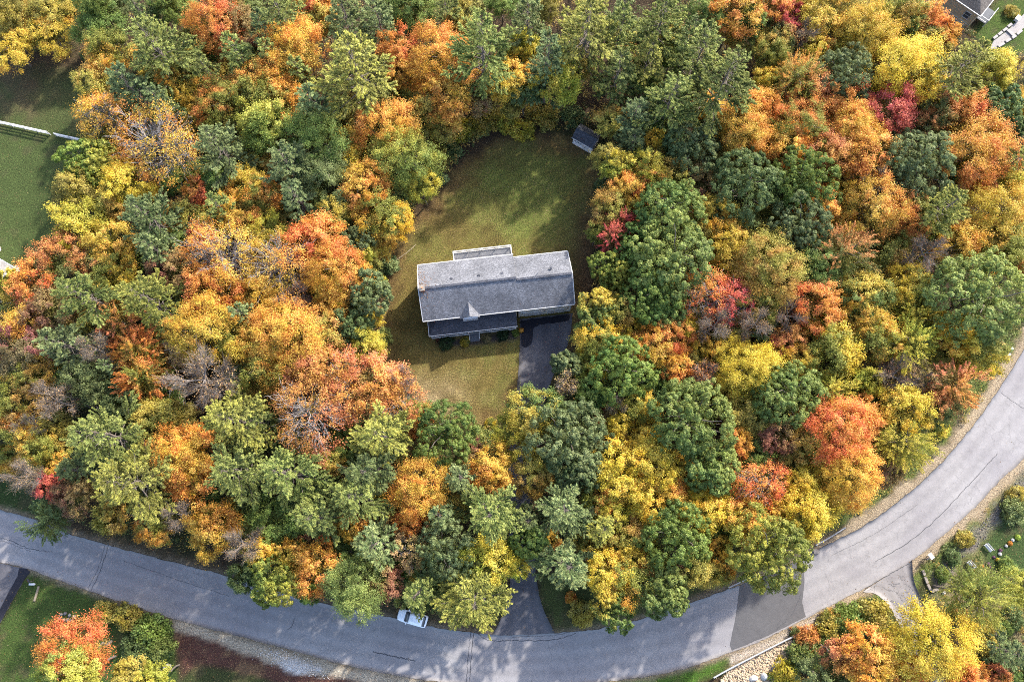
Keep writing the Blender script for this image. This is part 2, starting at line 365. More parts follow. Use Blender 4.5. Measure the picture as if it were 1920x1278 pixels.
# lawns
wl, s = region('back', P_BACK, 1.0, 2.4)
lawn = np.broadcast_to(C(0.0667, 0.0529, 0.0193), base.shape).copy()
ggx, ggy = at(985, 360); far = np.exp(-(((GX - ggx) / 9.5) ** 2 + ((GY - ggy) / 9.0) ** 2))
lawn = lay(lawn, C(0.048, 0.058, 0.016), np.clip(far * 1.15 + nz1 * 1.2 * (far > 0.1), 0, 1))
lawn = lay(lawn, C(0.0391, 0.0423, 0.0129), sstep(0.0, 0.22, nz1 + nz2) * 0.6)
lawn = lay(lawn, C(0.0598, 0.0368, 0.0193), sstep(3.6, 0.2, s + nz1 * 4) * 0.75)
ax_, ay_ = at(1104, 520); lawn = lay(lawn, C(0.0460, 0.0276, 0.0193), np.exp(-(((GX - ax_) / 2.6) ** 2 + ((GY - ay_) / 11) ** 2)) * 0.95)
ax_, ay_ = at(800, 745); lawn = lay(lawn, C(0.1104, 0.0874, 0.0598), np.clip(np.exp(-(((GX - ax_) / 6) ** 2 + ((GY - ay_) / 3.4) ** 2)) * (0.7 + nz1 * 2), 0, 1))
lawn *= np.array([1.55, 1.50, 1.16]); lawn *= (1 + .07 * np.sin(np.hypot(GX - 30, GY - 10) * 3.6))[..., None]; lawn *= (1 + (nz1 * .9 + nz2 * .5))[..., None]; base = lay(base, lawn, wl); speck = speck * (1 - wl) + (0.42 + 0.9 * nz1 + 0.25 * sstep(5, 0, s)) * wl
# bed in front of the porch
wb, _ = region('bed', [(815, 640), (880, 632), (968, 618), (972, 634), (930, 641), (880, 648), (830, 650)], 0.4, 0.5); base = lay(base, C(0.0391, 0.0322, 0.0285), wb)
wl2, s = region('left', P_LEFT, 0.9, 2.0)
l2 = lay(np.broadcast_to(C(0.040, 0.056, 0.016), base.shape).copy(), C(0.0483, 0.0483, 0.0207), sstep(0.02, 0.2, nz1 + nz2 * .6) * 0.6)
ax_, ay_ = at(30, 160); l2 = lay(l2, C(0.0690, 0.0529, 0.0253), np.clip(np.exp(-(((GX + GY * .55 - ax_ - ay_ * .55) / 9) ** 2 + ((GY - ay_) / 6) ** 2)) * (.8 + nz1 * 1.6), 0, 1))
ax_, ay_ = at(80, 105); l2 = lay(l2, C(0.0552, 0.0345, 0.0207), np.clip(np.exp(-(((GX - ax_) / 11) ** 2 + ((GY - ay_) / 4.0) ** 2)) * (1.1 + nz1 * 1.6), 0, 1))
base = lay(base, l2, wl2); speck = speck * (1 - wl2) + (0.06 + 0.6 * sstep(3, 0, s)) * wl2
for nm, P, c in (('frontv', P_FRONTV, C(0.045, 0.055, 0.016)), ('sleft', P_SLEFT, C(0.0253, 0.0414, 0.0101)), ('bot', P_BOT, C(0.0331, 0.0529, 0.0110)), ('botmid', P_BOTMID, C(0.0276, 0.0345, 0.0115)), ('sgreen', P_SGREEN, C(0.0391, 0.0782, 0.0101)), ('topright', P_TR, C(0.0368, 0.0598, 0.0101)), ('ggard', P_GREENGARD, C(0.0276, 0.0460, 0.0129))):
    w_, s = region(nm, P, 0.6, 1.6)
    cc = lay(np.broadcast_to(c, base.shape).copy(), C(0.0552, 0.0460, 0.0230), sstep(0.06, 0.25, nz1 + 0.5 * nz3) * 0.6)
    base = lay(base, cc, w_); speck = speck * (1 - w_) + 0.10 * w_
w_, _ = region('mulch', P_MULCH, 0.5, 1.4); base = lay(base, lay(np.broadcast_to(C(0.0575, 0.0267, 0.0207), base.shape).copy(), C(0.0920, 0.0552, 0.0322), sstep(0, .2, nz1)), w_); speck = speck * (1 - w_) + 0.5 * w_
w_, _ = region('sand', P_SAND, 0.4, 1.2); base = lay(base, C(0.25, 0.215, 0.165), w_); speck *= 1 - w_ * .7
w_, _ = region('stones', P_STONES, 0.5, 1.2); base = lay(base, C(0.36, 0.36, 0.36), w_)
w_, _ = region('culvert', P_CULV, 0.3, 0.6); base = lay(base, C(0.27, 0.23, 0.19), w_)
w_, _ = region('gravel', P_GRAVEL, 0.8, 2.6); base = lay(base, C(0.1104, 0.0966, 0.0851), w_ * np.clip(.8 + nz1 * 2, 0, 1))
w_, _ = region('riprap', P_RIPRAP, 0.6, 1.5); base = lay(base, C(0.26, 0.19, 0.12), w_)
nearR = sstep(0.9, 0.0, sdr + nz3 * 1.0); base = lay(base, C(0.17, 0.135, 0.095), nearR * 0.7)

# split one continuous grid into ground, lawns, beds, verges
lab = np.zeros(GX.shape, int)
names = ['ground']
def reg_obj(name, key, thr=0.0):
    names.append(name); lab[(W[key] + nz1 * 1.2) > thr] = len(names) - 1
reg_obj('lawn', 'frontv'); reg_obj('lawn', 'back'); reg_obj('lawn', 'left'); reg_obj('lawn', 'sleft'); reg_obj('lawn', 'bot'); reg_obj('lawn', 'botmid'); reg_obj('lawn', 'sgreen'); reg_obj('lawn', 'topright'); reg_obj('lawn', 'ggard')
reg_obj('mulch_bed', 'mulch'); reg_obj('sand_verge', 'sand'); reg_obj('gravel_verge', 'gravel'); reg_obj('gravel_verge', 'culvert'); reg_obj('stone_slope', 'riprap')
ny, nx = GX.shape
hgt = (fbm(GX * 0.35, GY * 0.35, 41) - 0.5) * 0.07 * sstep(0.2, 3.0, sdr)
for key in ('back',): pass
hx, hy = at(930, 560)
hgt *= 1 - np.exp(-(((GX - hx) / 20) ** 2 + ((GY - hy) / 14) ** 2))
V = np.stack([GX.ravel(), GY.ravel(), hgt.ravel()], 1)
idx = np.arange(ny * nx).reshape(ny, nx)
Q = np.stack([idx[:-1, :-1], idx[:-1, 1:], idx[1:, 1:], idx[1:, :-1]], -1).reshape(-1, 4)
ql = lab[:-1, :-1].ravel(); BC = base.reshape(-1, 3); SPK = np.clip(speck, 0, 1).ravel()
for k, nm in enumerate(names):
    F = Q[ql == k]
    if len(F) == 0: continue
    u, inv = np.unique(F.ravel(), return_inverse=True)
    me = np_mesh(nm, V[u], inv.reshape(-1, 4), GROUND, True); cattr(me, 'base', BC[u]); fattr(me, 'speck', SPK[u], 'POINT')
    tag(meobj(nm, me), kind='structure')
# the land beyond, one wide sheet reaching the horizon
me = np_mesh('terrain', [(-1500, -1500, -0.35), (1500, -1500, -0.35), (1500, 1500, -0.35), (-1500, 1500, -0.35)], [[0, 1, 2, 3]], GROUND)
cattr(me, 'base', [(0.06, 0.05, 0.03)] * 4); fattr(me, 'speck', [0.4] * 4, 'POINT'); tag(meobj('terrain', me), kind='structure')

def ribbon(name, A, B, z, mat, nacross=10, jag=0.05, kind='structure', parent=None, skirt=True):
    A = np.asarray(A); B = np.asarray(B); n = len(A); rng = np.random.default_rng(5)
    T = np.linspace(0, 1, nacross); P = A[:, None] * (1 - T)[None, :, None] + B[:, None] * T[None, :, None]
    L = np.cumsum(np.hypot(*(A[1:] - A[:-1]).T)); L = np.concatenate([[0], L])
    d = (B - A) / (np.linalg.norm(B - A, axis=1, keepdims=True) + 1e-9)
    P[:, 0] += d * ((vnoise(L * 1.7, L * 0, 2) - 0.5) * 2 * jag + (vnoise(L * 5, L * 0, 9) - .5) * jag)[:, None]
    P[:, -1] += d * ((vnoise(L * 1.7, L * 0 + 5, 4) - 0.5) * 2 * jag + (vnoise(L * 5, L * 0 + 7, 9) - .5) * jag)[:, None]
    V = np.concatenate([P.reshape(-1, 2), np.full((n * nacross, 1), z)], 1); ac = np.tile(T, n)
    I = np.arange(n * nacross).reshape(n, nacross)
    F = np.stack([I[:-1, :-1], I[1:, :-1], I[1:, 1:], I[:-1, 1:]], -1).reshape(-1, 4)
    if skirt:
        for col, sgn in ((0, 1), (nacross - 1, -1)):
            b = len(V); E = P[:, col]; V = np.vstack([V, np.concatenate([E + d * (-.12 if col == 0 else .12), np.full((n, 1), z - 0.2)], 1)]); ac = np.concatenate([ac, np.full(n, 0.0 if col == 0 else 1.0)])
            J = np.arange(b, b + n); K = I[:, col]
            F2 = np.stack([K[:-1], K[1:], J[1:], J[:-1]], -1); F = np.vstack([F, F2 if sgn > 0 else F2[:, ::-1]])
    me = np_mesh(name, V, F, mat); fattr(me, 'across', ac, 'POINT')
    o = meobj(name, me, parent)
    if not parent and kind: tag(o, kind=kind)
    return o
ZR = 0.06
road = ribbon('road', north, south, ZR, ASPH, 14, 0.10)
def sheet(name, poly, z, mat, parent=None, kind='structure', wob=0.04, world=False):
    P = poly if world else toworld(poly); P = [Vector((p[0], p[1])) for p in P]; out = []; r = random.Random(len(P) * 7 + int(z * 1e4))
    for i in range(len(P)):
        a, b = P[i], P[(i + 1) % len(P)]; k = max(1, int((b - a).length / 0.45)); nrm = Vector((-(b - a).y, (b - a).x)).normalized()
        for j in range(k): out.append(a.lerp(b, j / k) + nrm * (r.uniform(-wob, wob) if j else 0))
    m = MB(); m.solid([(p.x, p.y, z) for p in out], [list(range(len(out)))])
    o = m.build(name, mat, parent)
    if o.data.polygons[0].normal.z < 0: o.data.flip_normals()
    if parent is None and kind: tag(o, kind=kind)
    return o
def strip(name, pts, wd, z, mat, parent=None, kind='structure', wob=0.03, world=False):
    P = smooth_line(pts if world else toworld(pts), max(8, len(pts) * 10)); T = np.gradient(P, axis=0); T /= np.linalg.norm(T, axis=1, keepdims=True) + 1e-9
    N = np.stack([-T[:, 1], T[:, 0]], 1); rng = np.random.default_rng(int(abs(P[0, 0] * 10)))
    P = P + N * rng.uniform(-wob, wob, (len(P), 1)); ww = wd * rng.uniform(0.6, 1.2, (len(P), 1)) / 2
    A = P + N * ww; B = P - N * ww; n = len(P)
    V = np.concatenate([np.vstack([A, B]), np.full((2 * n, 1), z)], 1); i = np.arange(n - 1)
    me = np_mesh(name, V, np.stack([i, n + i, n + i + 1, i + 1], 1), mat); o = meobj(name, me, parent)
    if parent is None and kind: tag(o, kind=kind)
    return o
sheet('asphalt_patch', [(1387, 1097), (1450, 1076), (1506, 1046), (1508, 1090), (1504, 1130), (1511, 1155), (1440, 1191), (1372, 1219), (1368, 1208), (1378, 1160)], ZR + .004, ASPH_NEW, road)
for pts, wd in (([(204, 1018), (192, 1060), (171, 1106)], .10), ([(198, 1018), (186, 1060), (165, 1104)], .07), ([(888, 1186), (884, 1230), (880, 1282)], .10), ([(882, 1186), (878, 1230), (874, 1282)], .08),
                ([(700, 1221), (722, 1226), (745, 1231), (760, 1234), (778, 1238)], .16), ([(892, 1182), (915, 1199), (960, 1200), (1040, 1198), (1080, 1186)], .10),
                ([(960, 1194), (1040, 1190), (1070, 1184)], .06), ([(540, 1180), (548, 1172), (552, 1158)], .08), ([(1620, 1105), (1650, 1086), (1680, 1069), (1708, 1054)], .09),
                ([(0, 1008), (25, 1015), (50, 1026), (80, 1032), (100, 1034)], .09), ([(0, 1012), (30, 1022), (58, 1033)], .06),
                ([(1876, 735), (1898, 752), (1925, 770)], .08), ([(1640, 1052), (1700, 1018), (1760, 968), (1810, 915), (1870, 850)], .10),
                ([(1455, 1180), (1485, 1150), (1502, 1112)], .06), ([(230, 1050), (330, 1085), (430, 1117)], .05), ([(1560, 1040), (1640, 1000), (1720, 945)], .05)):
    strip('crack_seal', pts, wd, ZR + .008, TAR, road, wob=0.08)
# the house drive, hidden by trees in its middle
DL = [(975, 598), (974, 660), (968, 737), (955, 830), (952, 950), (957, 1060), (950, 1130), (920, 1197)]
DR = [(1074, 587), (1066, 640), (1032, 720), (1003, 830), (998, 950), (1003, 1060), (1015, 1130), (1044, 1195)]
dl = smooth_line(toworld(DL), 120); dr = smooth_line(toworld(DR), 120)
drive = ribbon('driveway', dl, dr, 0.045, ASPH_DRIVE, 8, 0.05)
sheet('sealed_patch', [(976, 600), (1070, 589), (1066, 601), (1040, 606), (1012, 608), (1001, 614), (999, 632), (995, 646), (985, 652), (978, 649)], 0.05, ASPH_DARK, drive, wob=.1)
dv2 = sheet('driveway', [(-60, 1040), (0, 1055), (30, 1062), (48, 1064), (57, 1072), (46, 1085), (22, 1128), (0, 1168), (-50, 1270), (-160, 1260)], 0.045, ASPH_DRIVE)
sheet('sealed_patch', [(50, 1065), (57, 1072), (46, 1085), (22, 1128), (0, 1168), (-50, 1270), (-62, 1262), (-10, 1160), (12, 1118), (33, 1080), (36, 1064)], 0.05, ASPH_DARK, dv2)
dl3 = smooth_line(toworld([(1618, 1108), (1645, 1115), (1668, 1138), (1688, 1178), (1700, 1230), (1705, 1300)]), 50)
dr3 = smooth_line(toworld([(1710, 1049), (1713, 1085), (1728, 1125), (1744, 1165), (1760, 1220), (1775, 1300)]), 50)
lane = ribbon('side_lane', dl3, dr3, 0.05, asphalt('cracked_asphalt', (0.15, 0.14, 0.145), (0.21, 0.2, 0.2), 0.9), 8, 0.08)
rr = random.Random(3)
for k in range(26):
    x, y = rr.uniform(1640, 1718), rr.uniform(1075, 1160)
    if x - 1640 < (y - 1075) * 0.55: continue
    pts = [(x, y)]
    for j in range(3): pts.append((pts[-1][0] + rr.uniform(2, 7), pts[-1][1] + rr.uniform(-1, 9)))
    strip('crack_seal', pts, .05, .058, TAR, lane, wob=.1)
# gravel path with edging, upper right
sheet('path', [(1856, 92), (1863, 77), (1886, 60), (1905, 42), (1935, 10), (1960, 20), (1925, 50), (1905, 62), (1885, 77), (1868, 92)], 0.06, plain('path_gravel', (0.24, 0.225, 0.22), 0.9, 0.3, 9))

# fallen leaves lying about
def leaf_quads(P, Nn, size, rng, wide=0.6, fold=0.12, Tdir=None):
    n = len(P); Nn = Nn / (np.linalg.norm(Nn, axis=1, keepdims=True) + 1e-9)
    T = rng.normal(size=(n, 3)) if Tdir is None else Tdir + rng.normal(size=(n, 3)) * 0.25
    T -= Nn * (T * Nn).sum(1, keepdims=True); T /= np.linalg.norm(T, axis=1, keepdims=True) + 1e-9
    B = np.cross(Nn, T); s = (size * np.ones(n))[:, None]
    V = np.stack([P - T * s * .5, P + B * s * wide * .5 + Nn * s * fold, P + T * s * .5, P - B * s * wide * .5 + Nn * s * fold], 1)
    return V.reshape(-1, 3)
def quadmesh(name, V, v, cl, g, mat=LEAF):
    n = len(V) // 4; me = np_mesh(name, V, np.arange(n * 4).reshape(n, 4), mat); fattr(me, 'v', v); fattr(me, 'cl', cl); fattr(me, 'g', g); return me
rng = np.random.default_rng(77)
N0 = 90000; X = rng.uniform(-95, 95, N0); Y = rng.uniform(-35, 95, N0)
ix = np.clip(((X + 120) / CS).astype(int), 0, nx - 1); iy = np.clip(((Y + 50) / CS).astype(int), 0, ny - 1)
sb = W['back'][iy, ix]; onroad = sdr[iy, ix] < 0.3
p = 0.35 + 0.0 * X; p = np.where(sb > 0, 0.30 + 0.5 * sstep(4, 0, sb), p); p = np.where(W['left'][iy, ix] > 0, 0.06, p); p = np.where(onroad, 0.012 + 0.15 * (sdr[iy, ix] > -0.6), p)
p = np.where(W['bot'][iy, ix] > 0, .12, p)
k = rng.random(N0) < p; X, Y = X[k], Y[k]; z = np.where(onroad[k], ZR + .03, 0.08) + 0 * X + hgt[iy[k], ix[k]] * (~onroad[k])
Nn = np.stack([rng.normal(0, .35, len(X)), rng.normal(0, .35, len(X)), np.ones(len(X))], 1)
me = quadmesh('fallen_leaves', leaf_quads(np.stack([X, Y, z], 1), Nn, rng.uniform(.08, .19, len(X)), rng), rng.random(len(X)), rng.random(len(X)), rng.random(len(X)))
o = tag(meobj('fallen_leaves', me), 'tan and orange fallen leaves scattered over lawns, drive and road edge', 'leaves', kind='stuff')
o.color = (0.20, 0.10, 0.03, 1); o['tint'] = (0.28, 0.21, 0.12)
# ------------------------------------------------------------------ tree builders (unit variants, later copied)
def sph(n, rng):
    d = rng.normal(size=(n, 3)); return d / np.linalg.norm(d, axis=1, keepdims=True)
def tubes(lines, sides=5):
    """lines: list of (points (k,3), radii (k,)) -> V, F"""
    VV, FF, b = [], [], 0
    for P, R in lines:
        P = np.asarray(P, float); k = len(P); T = np.gradient(P, axis=0); T /= np.linalg.norm(T, axis=1, keepdims=True) + 1e-9
        up = np.where(np.abs(T[:, 2:3]) > .9, np.array([[1., 0, 0]]), np.array([[0., 0, 1]]))
        A = np.cross(T, up); A /= np.linalg.norm(A, axis=1, keepdims=True) + 1e-9; B = np.cross(T, A)
        s = 3 if max(R) < 0.05 else sides
        th = np.arange(s) * 2 * np.pi / s; R = np.asarray(R, float)
        ring = P[:, None] + (A[:, None] * np.cos(th)[None, :, None] + B[:, None] * np.sin(th)[None, :, None]) * R[:, None, None]
        VV.append(ring.reshape(-1, 3)); I = np.arange(k * s).reshape(k, s) + b
        FF.append(np.stack([I[:-1], np.roll(I[:-1], -1, 1), np.roll(I[1:], -1, 1), I[1:]], -1).reshape(-1, 4)); b += k * s
    return np.vstack(VV), np.vstack(FF)
def bent(a, b, rng, k=5, sag=0.0, wob=0.06):
    a = np.array(a, float); b = np.array(b, float); t = np.linspace(0, 1, k)[:, None]; L = np.linalg.norm(b - a)
    P = a * (1 - t) + b * t; P += rng.normal(size=(k, 3)) * wob * L * 0.5 * np.sin(np.pi * t); P[:, 2] += sag * L * np.sin(np.pi * t[:, 0]); return P
def outline(phi, rng_c):
    a = rng_c; return 1 + a[0] * np.cos(phi + a[4]) + a[1] * np.cos(2 * phi + a[5]) + a[2] * np.cos(3 * phi + a[6]) + a[3] * np.cos(5 * phi + a[7])
def make_deciduous(kind, R, H, seed, dens=1.0):
    """kind m lobed maple, f feathery maple, o knobby oak, s half bare; returns crown mesh, trunk mesh, (branches mesh)"""
    rng = np.random.default_rng(seed)
    Rz = R * (0.95 if kind != 'o' else 0.8); zc = H - Rz
    oc = np.concatenate([rng.uniform(.04, .14, 4) * np.array([1, 1, .8, .6]), rng.uniform(0, 6.28, 4)])
    nc = {'m': 70, 'f': 85, 'o': 64, 's': 60}[kind]; nc = int(nc * (R / 5) ** 1.15) + 12
    i = np.arange(nc) + .5; ph = i * 2.39996 + rng.uniform(0, 6.28); cz = 1 - i / nc * 1.42
    cz = np.clip(cz + rng.normal(0, .07, nc), -.5, 1); rho = np.sqrt(1 - cz ** 2); ph = ph + rng.normal(0, .18, nc)
    lum = outline(ph, oc) * (1 + rng.normal(0, .06, nc)); sc = rng.uniform(.70, .93, nc)
    D = np.stack([rho * np.cos(ph), rho * np.sin(ph), cz], 1); Cc = D * np.array([R, R, Rz]) * (lum * sc)[:, None]
    Cc[:, 2] += rng.normal(0, .10 * R, nc) * (cz > .2)
    Cc[:, 2] += zc; keep = np.ones(nc, bool)
    if kind != 'o': keep = rng.random(nc) > .10
    Cc, D, cz = Cc[keep], D[keep], cz[keep]; nc = len(Cc)
    rc = R * rng.uniform(.17, .30, nc) * (1.0 if kind != 'f' else .8) * (5 / R) ** .18
    P, Nn, CL, S, TD = [], [], [], [], []
    per = int({'m': 420, 'f': 290, 'o': 330, 's': 135}[kind] * dens)
    for j in range(nc):
        c = Cc[j]; out = D[j] * np.array([1, 1, .8]) + np.array([0, 0, .55]); out /= np.linalg.norm(out)
        n = int(per * (rc[j] / (R * .24)) ** 2 * (1.0 if cz[j] > -.15 else .45)) + 6
        clv = rng.random()
        if kind == 'o':
            nk = rng.integers(6, 11); kd = sph(nk * 3, rng); kd = kd[(kd @ out) > -.1][:nk]; kc = c + kd * rc[j] * .8
            kr = rng.uniform(.26, .42, len(kc)) * (R / 5) ** .5; w = rng.integers(0, len(kc), n); d = sph(n, rng); d[:, 2] = np.abs(d[:, 2]) * 1.1 - .15
            p = kc[w] + d * kr[w][:, None] * rng.uniform(.75, 1.05, (n, 1)); nn = d * .9 + kd[w] * .4 + rng.normal(0, .35, (n, 3)); td = d * 1.0
            cl = np.clip(clv * .45 + rng.random(len(kc))[w] * .55, 0, 1)
        elif kind == 'f':
            o2 = D[j] * np.array([1, 1, .35]) + np.array([0, 0, .32 * rng.uniform(.3, 1.6)]); o2 /= np.linalg.norm(o2); L = rc[j] * 2.9
            nb = rng.integers(2, 5); ax = o2 + rng.normal(0, .33, (nb, 3)); ax /= np.linalg.norm(ax, axis=1, keepdims=True)
            w = rng.integers(0, nb, n); s = rng.beta(1.5, 1.1, n); base_ = c - o2 * L * .55
            wd = rc[j] * .62 * (1 - s) ** .75 + .05; p = base_ + ax[w] * (s * L)[:, None] + rng.normal(0, .42, (n, 3)) * wd[:, None] * np.array([1, 1, .7])
            nn = np.array([0, 0, .9]) + ax[w] * .2 + rng.normal(0, .45, (n, 3)); td = ax[w] * 1.6; cl = np.clip(clv * .5 + rng.random(nb)[w] * .5, 0, 1)
        else:
            nk = rng.integers(4, 8); kd = sph(nk * 3, rng); kd = kd[(kd @ out) > -.25][:nk]; kc = c + kd * rc[j] * .62 + rng.normal(0, .1, (len(kd), 3)) * rc[j]
            w = rng.integers(0, len(kc), n); d = sph(n, rng); kr = rc[j] * rng.uniform(.34, .70, len(kc))
            p = kc[w] + d * kr[w][:, None] * (rng.random((n, 1)) ** .6) * np.array([1.1, 1.1, .8]); tw = kd[w] * .6 + out * .6 + rng.normal(0, .25, (n, 3)); p += tw * (rng.random((n, 1)) ** 2) * rc[j] * .75
            nn = d * .4 + out * .55 + np.array([0, 0, .35]) + rng.normal(0, .4, (n, 3)); td = out + d * .5; cl = np.clip(clv * .6 + rng.random(len(kc))[w] * .4, 0, 1)
        P.append(p); Nn.append(nn); CL.append(cl); TD.append(td); S.append(np.full(n, 1.0))
    # thin inner filling so the heart of the crown is not hollow
    n = int(nc * per * .13); d = sph(n, rng); d[:, 2] = np.abs(d[:, 2]) * 1.2 - .35
    if kind == 's': n = n // 3; d = d[:n]
    p = d * np.array([R, R, Rz]) * (rng.uniform(.25, .72, (n, 1))) + np.array([0, 0, zc]); P.append(p); Nn.append(d + rng.normal(0, .5, (n, 3))); CL.append(rng.random(n) * .5); TD.append(d); S.append(np.full(n, 1.2))
    P = np.vstack(P); Nn = np.vstack(Nn); CL = np.concatenate(CL); TD = np.vstack(TD); S = np.concatenate(S); n = len(P)
    size = {'m': .172, 'f': .205, 'o': .24, 's': .17}[kind] * S * rng.uniform(.65, 1.35, n) * (.85 + .15 * R / 5)
    V = leaf_quads(P, Nn, size, rng, {'m': .72, 'f': .42, 'o': .55, 's': .7}[kind], .1, TD)
    gd = rng.normal(size=2); gd /= np.linalg.norm(gd)
    g = .5 + .28 * (P[:, 0] * gd[0] + P[:, 1] * gd[1]) / R + .20 * (P[:, 2] - zc) / Rz - .1 + (vnoise(P[:, 0] * .8, P[:, 1] * .8 + P[:, 2] * .5, seed) - .5) * .75 + rng.normal(0, .10, n)
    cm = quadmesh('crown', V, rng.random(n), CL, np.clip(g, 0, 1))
    rr_ = np.sqrt((P[:, 0] / R) ** 2 + (P[:, 1] / R) ** 2 + (np.maximum(P[:, 2] - zc, 0) / Rz) ** 2)   # inner leaves turn last and are still green
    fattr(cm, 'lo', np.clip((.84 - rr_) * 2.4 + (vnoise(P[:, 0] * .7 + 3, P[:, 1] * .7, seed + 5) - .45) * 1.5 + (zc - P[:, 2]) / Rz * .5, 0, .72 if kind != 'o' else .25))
    # trunk and limbs
    rt = .035 * R + .06; top = zc + Rz * .45; tp = bent((0, 0, -.1), (rng.normal(0, .05 * R), rng.normal(0, .05 * R), top), rng, 9, 0, .04)
    lines = [(tp, np.linspace(rt, rt * .3, 9))]; br = []
    order = rng.permutation(nc)[:max(7, int(nc * (.35 if kind != 's' else .8)))]
    for j in order:
        k = int(np.clip(4 + (Cc[j, 2] - zc + Rz * .4) / (Rz * 1.4) * 4, 3, 7)); a = tp[k]; b = Cc[j] - (Cc[j] - a) * .08
        P1 = bent(a, b, rng, 6, .08, .12); L = np.linalg.norm(b - a); r0 = .012 * R + .012 * L
        (br if kind == 's' else lines).append((P1, np.linspace(r0, r0 * .25, 6)))
        if kind == 's':
            for q in range(9):
                s0 = P1[rng.integers(2, 6)]; dd = (P1[-1] - P1[2]); dd = dd / (np.linalg.norm(dd) + 1e-6) + rng.normal(0, .5, 3); e = s0 + dd * rng.uniform(.5, 1.3) * R * .22
                P2 = bent(s0, e, rng, 4, .05, .15); br.append((P2, np.linspace(r0 * .45, .012, 4)))
                for q2 in range(3):
                    s1 = P2[rng.integers(1, 4)]; br.append((bent(s1, s1 + (dd * .5 + rng.normal(0, .4, 3)) * R * .11, rng, 3, 0, .1), [.028, .02, .012]))
    Vt, Ft = tubes(lines, 6); tm = np_mesh('trunk', Vt, Ft, BARKG if kind == 's' else BARK, True)
    bmh = None
    if br: Vb, Fb = tubes(br, 4); bmh = np_mesh('branches', Vb, Fb, BARKG)
    return dict(R=R, H=H, Rz=Rz, parts=[('trunk', tm), ('crown', cm)] + ([('branches', bmh)] if bmh else []))
def make_pine(R, H, seed, dens=1.0):
    """whorls of separate feathery boughs on a straight trunk"""
    rng = np.random.default_rng(seed); P, Nn, TD, CL, G = [], [], [], [], []
    z0 = H * .36; nw = int(5 + R * 1.25); lines = [(bent((0, 0, -.1), (rng.normal(0, .12), rng.normal(0, .12), H * .985), rng, 10, 0, .012), np.linspace(.05 * R + .06, .03, 10))]
    az0 = rng.uniform(0, 6.28); sect = rng.uniform(.72, 1.18, 9)
    for i in range(nw):
        u = i / (nw - 1); z = z0 + (H - z0) * u ** .92; prof = (1 - u) ** .8 * 1.0 + .09
        nb = rng.integers(5, 7); az0 += 1.1
        for b in range(nb):
            az = az0 + b * 6.283 / nb + rng.normal(0, .2); L = max(.5, R * prof * rng.uniform(.55, 1.15) * sect[int(az / .698) % 9])
            up = .08 + .5 * u + rng.normal(0, .09); dv = np.array([math.cos(az), math.sin(az), up]); tip = np.array([0, 0, z + rng.normal(0, .15)]) + dv * L
            m = max(4, int(L / .5)); bp = bent((0, 0, z), tip, rng, m, -.05, .05); lines.append((bp, np.linspace(.02 + .012 * L, .012, m)))
            side = np.array([-math.sin(az), math.cos(az), 0]); clv = rng.random(); dn = dv / np.linalg.norm(dv)
            nbr = max(4, int(L / .20))
            for q in range(nbr):
                s = min(1.0, .28 + .74 * (q + rng.random()) / nbr)
                if rng.random() < .12: continue
                f_ = s * (m - 1); k0 = min(int(f_), m - 2); o = bp[k0] * (1 - (f_ - k0)) + bp[k0 + 1] * (f_ - k0)
                sg = 1 if rng.random() < .5 else -1; bl = (L * (1.0 - s) * .46 + .38) * rng.uniform(.6, 1.35)
                bd = dn * .95 + side * sg * rng.uniform(.35, .95) + np.array([0, 0, rng.uniform(-.05, .3)]); bd /= np.linalg.norm(bd)
                if s > .93: bd = dn
                nt_ = max(2, int(bl / .17)); tcl = np.clip(clv * .55 + rng.random() * .45, 0, 1)
                for t in range(nt_):
                    tt = (t + .8) / nt_; c = o + bd * bl * tt; k = int((13 + 7 * rng.random()) * dens)
                    d = sph(k, rng) * .75 + bd * 1.0 + np.array([0, 0, .35]); d /= np.linalg.norm(d, axis=1, keepdims=True)
                    P.append(c + d * .12 * rng.uniform(.5, 1.5, (k, 1))); TD.append(d * 2.5); Nn.append(rng.normal(0, .45, (k, 3)) + np.array([0, 0, .9])); CL.append(np.full(k, tcl * (.55 + .45 * tt))); G.append(np.full(k, .12 + .75 * s * (.35 + .65 * tt)))
    P = np.vstack(P); Nn = np.vstack(Nn); TD = np.vstack(TD); CL = np.concatenate(CL); G = np.concatenate(G); n = len(P)
    V = leaf_quads(P, Nn, rng.uniform(.22, .38, n), rng, .30, .04, TD)
    g = np.clip(G + rng.normal(0, .12, n) + (vnoise(P[:, 0] * .9, P[:, 1] * .9, seed) - .5) * .3, 0, 1)
    Vt, Ft = tubes(lines, 6)
    return dict(R=R, H=H, Rz=H * .22, parts=[('trunk', np_mesh('trunk', Vt, Ft, BARK, True)), ('crown', quadmesh('crown', V, rng.random(n), CL, g))])
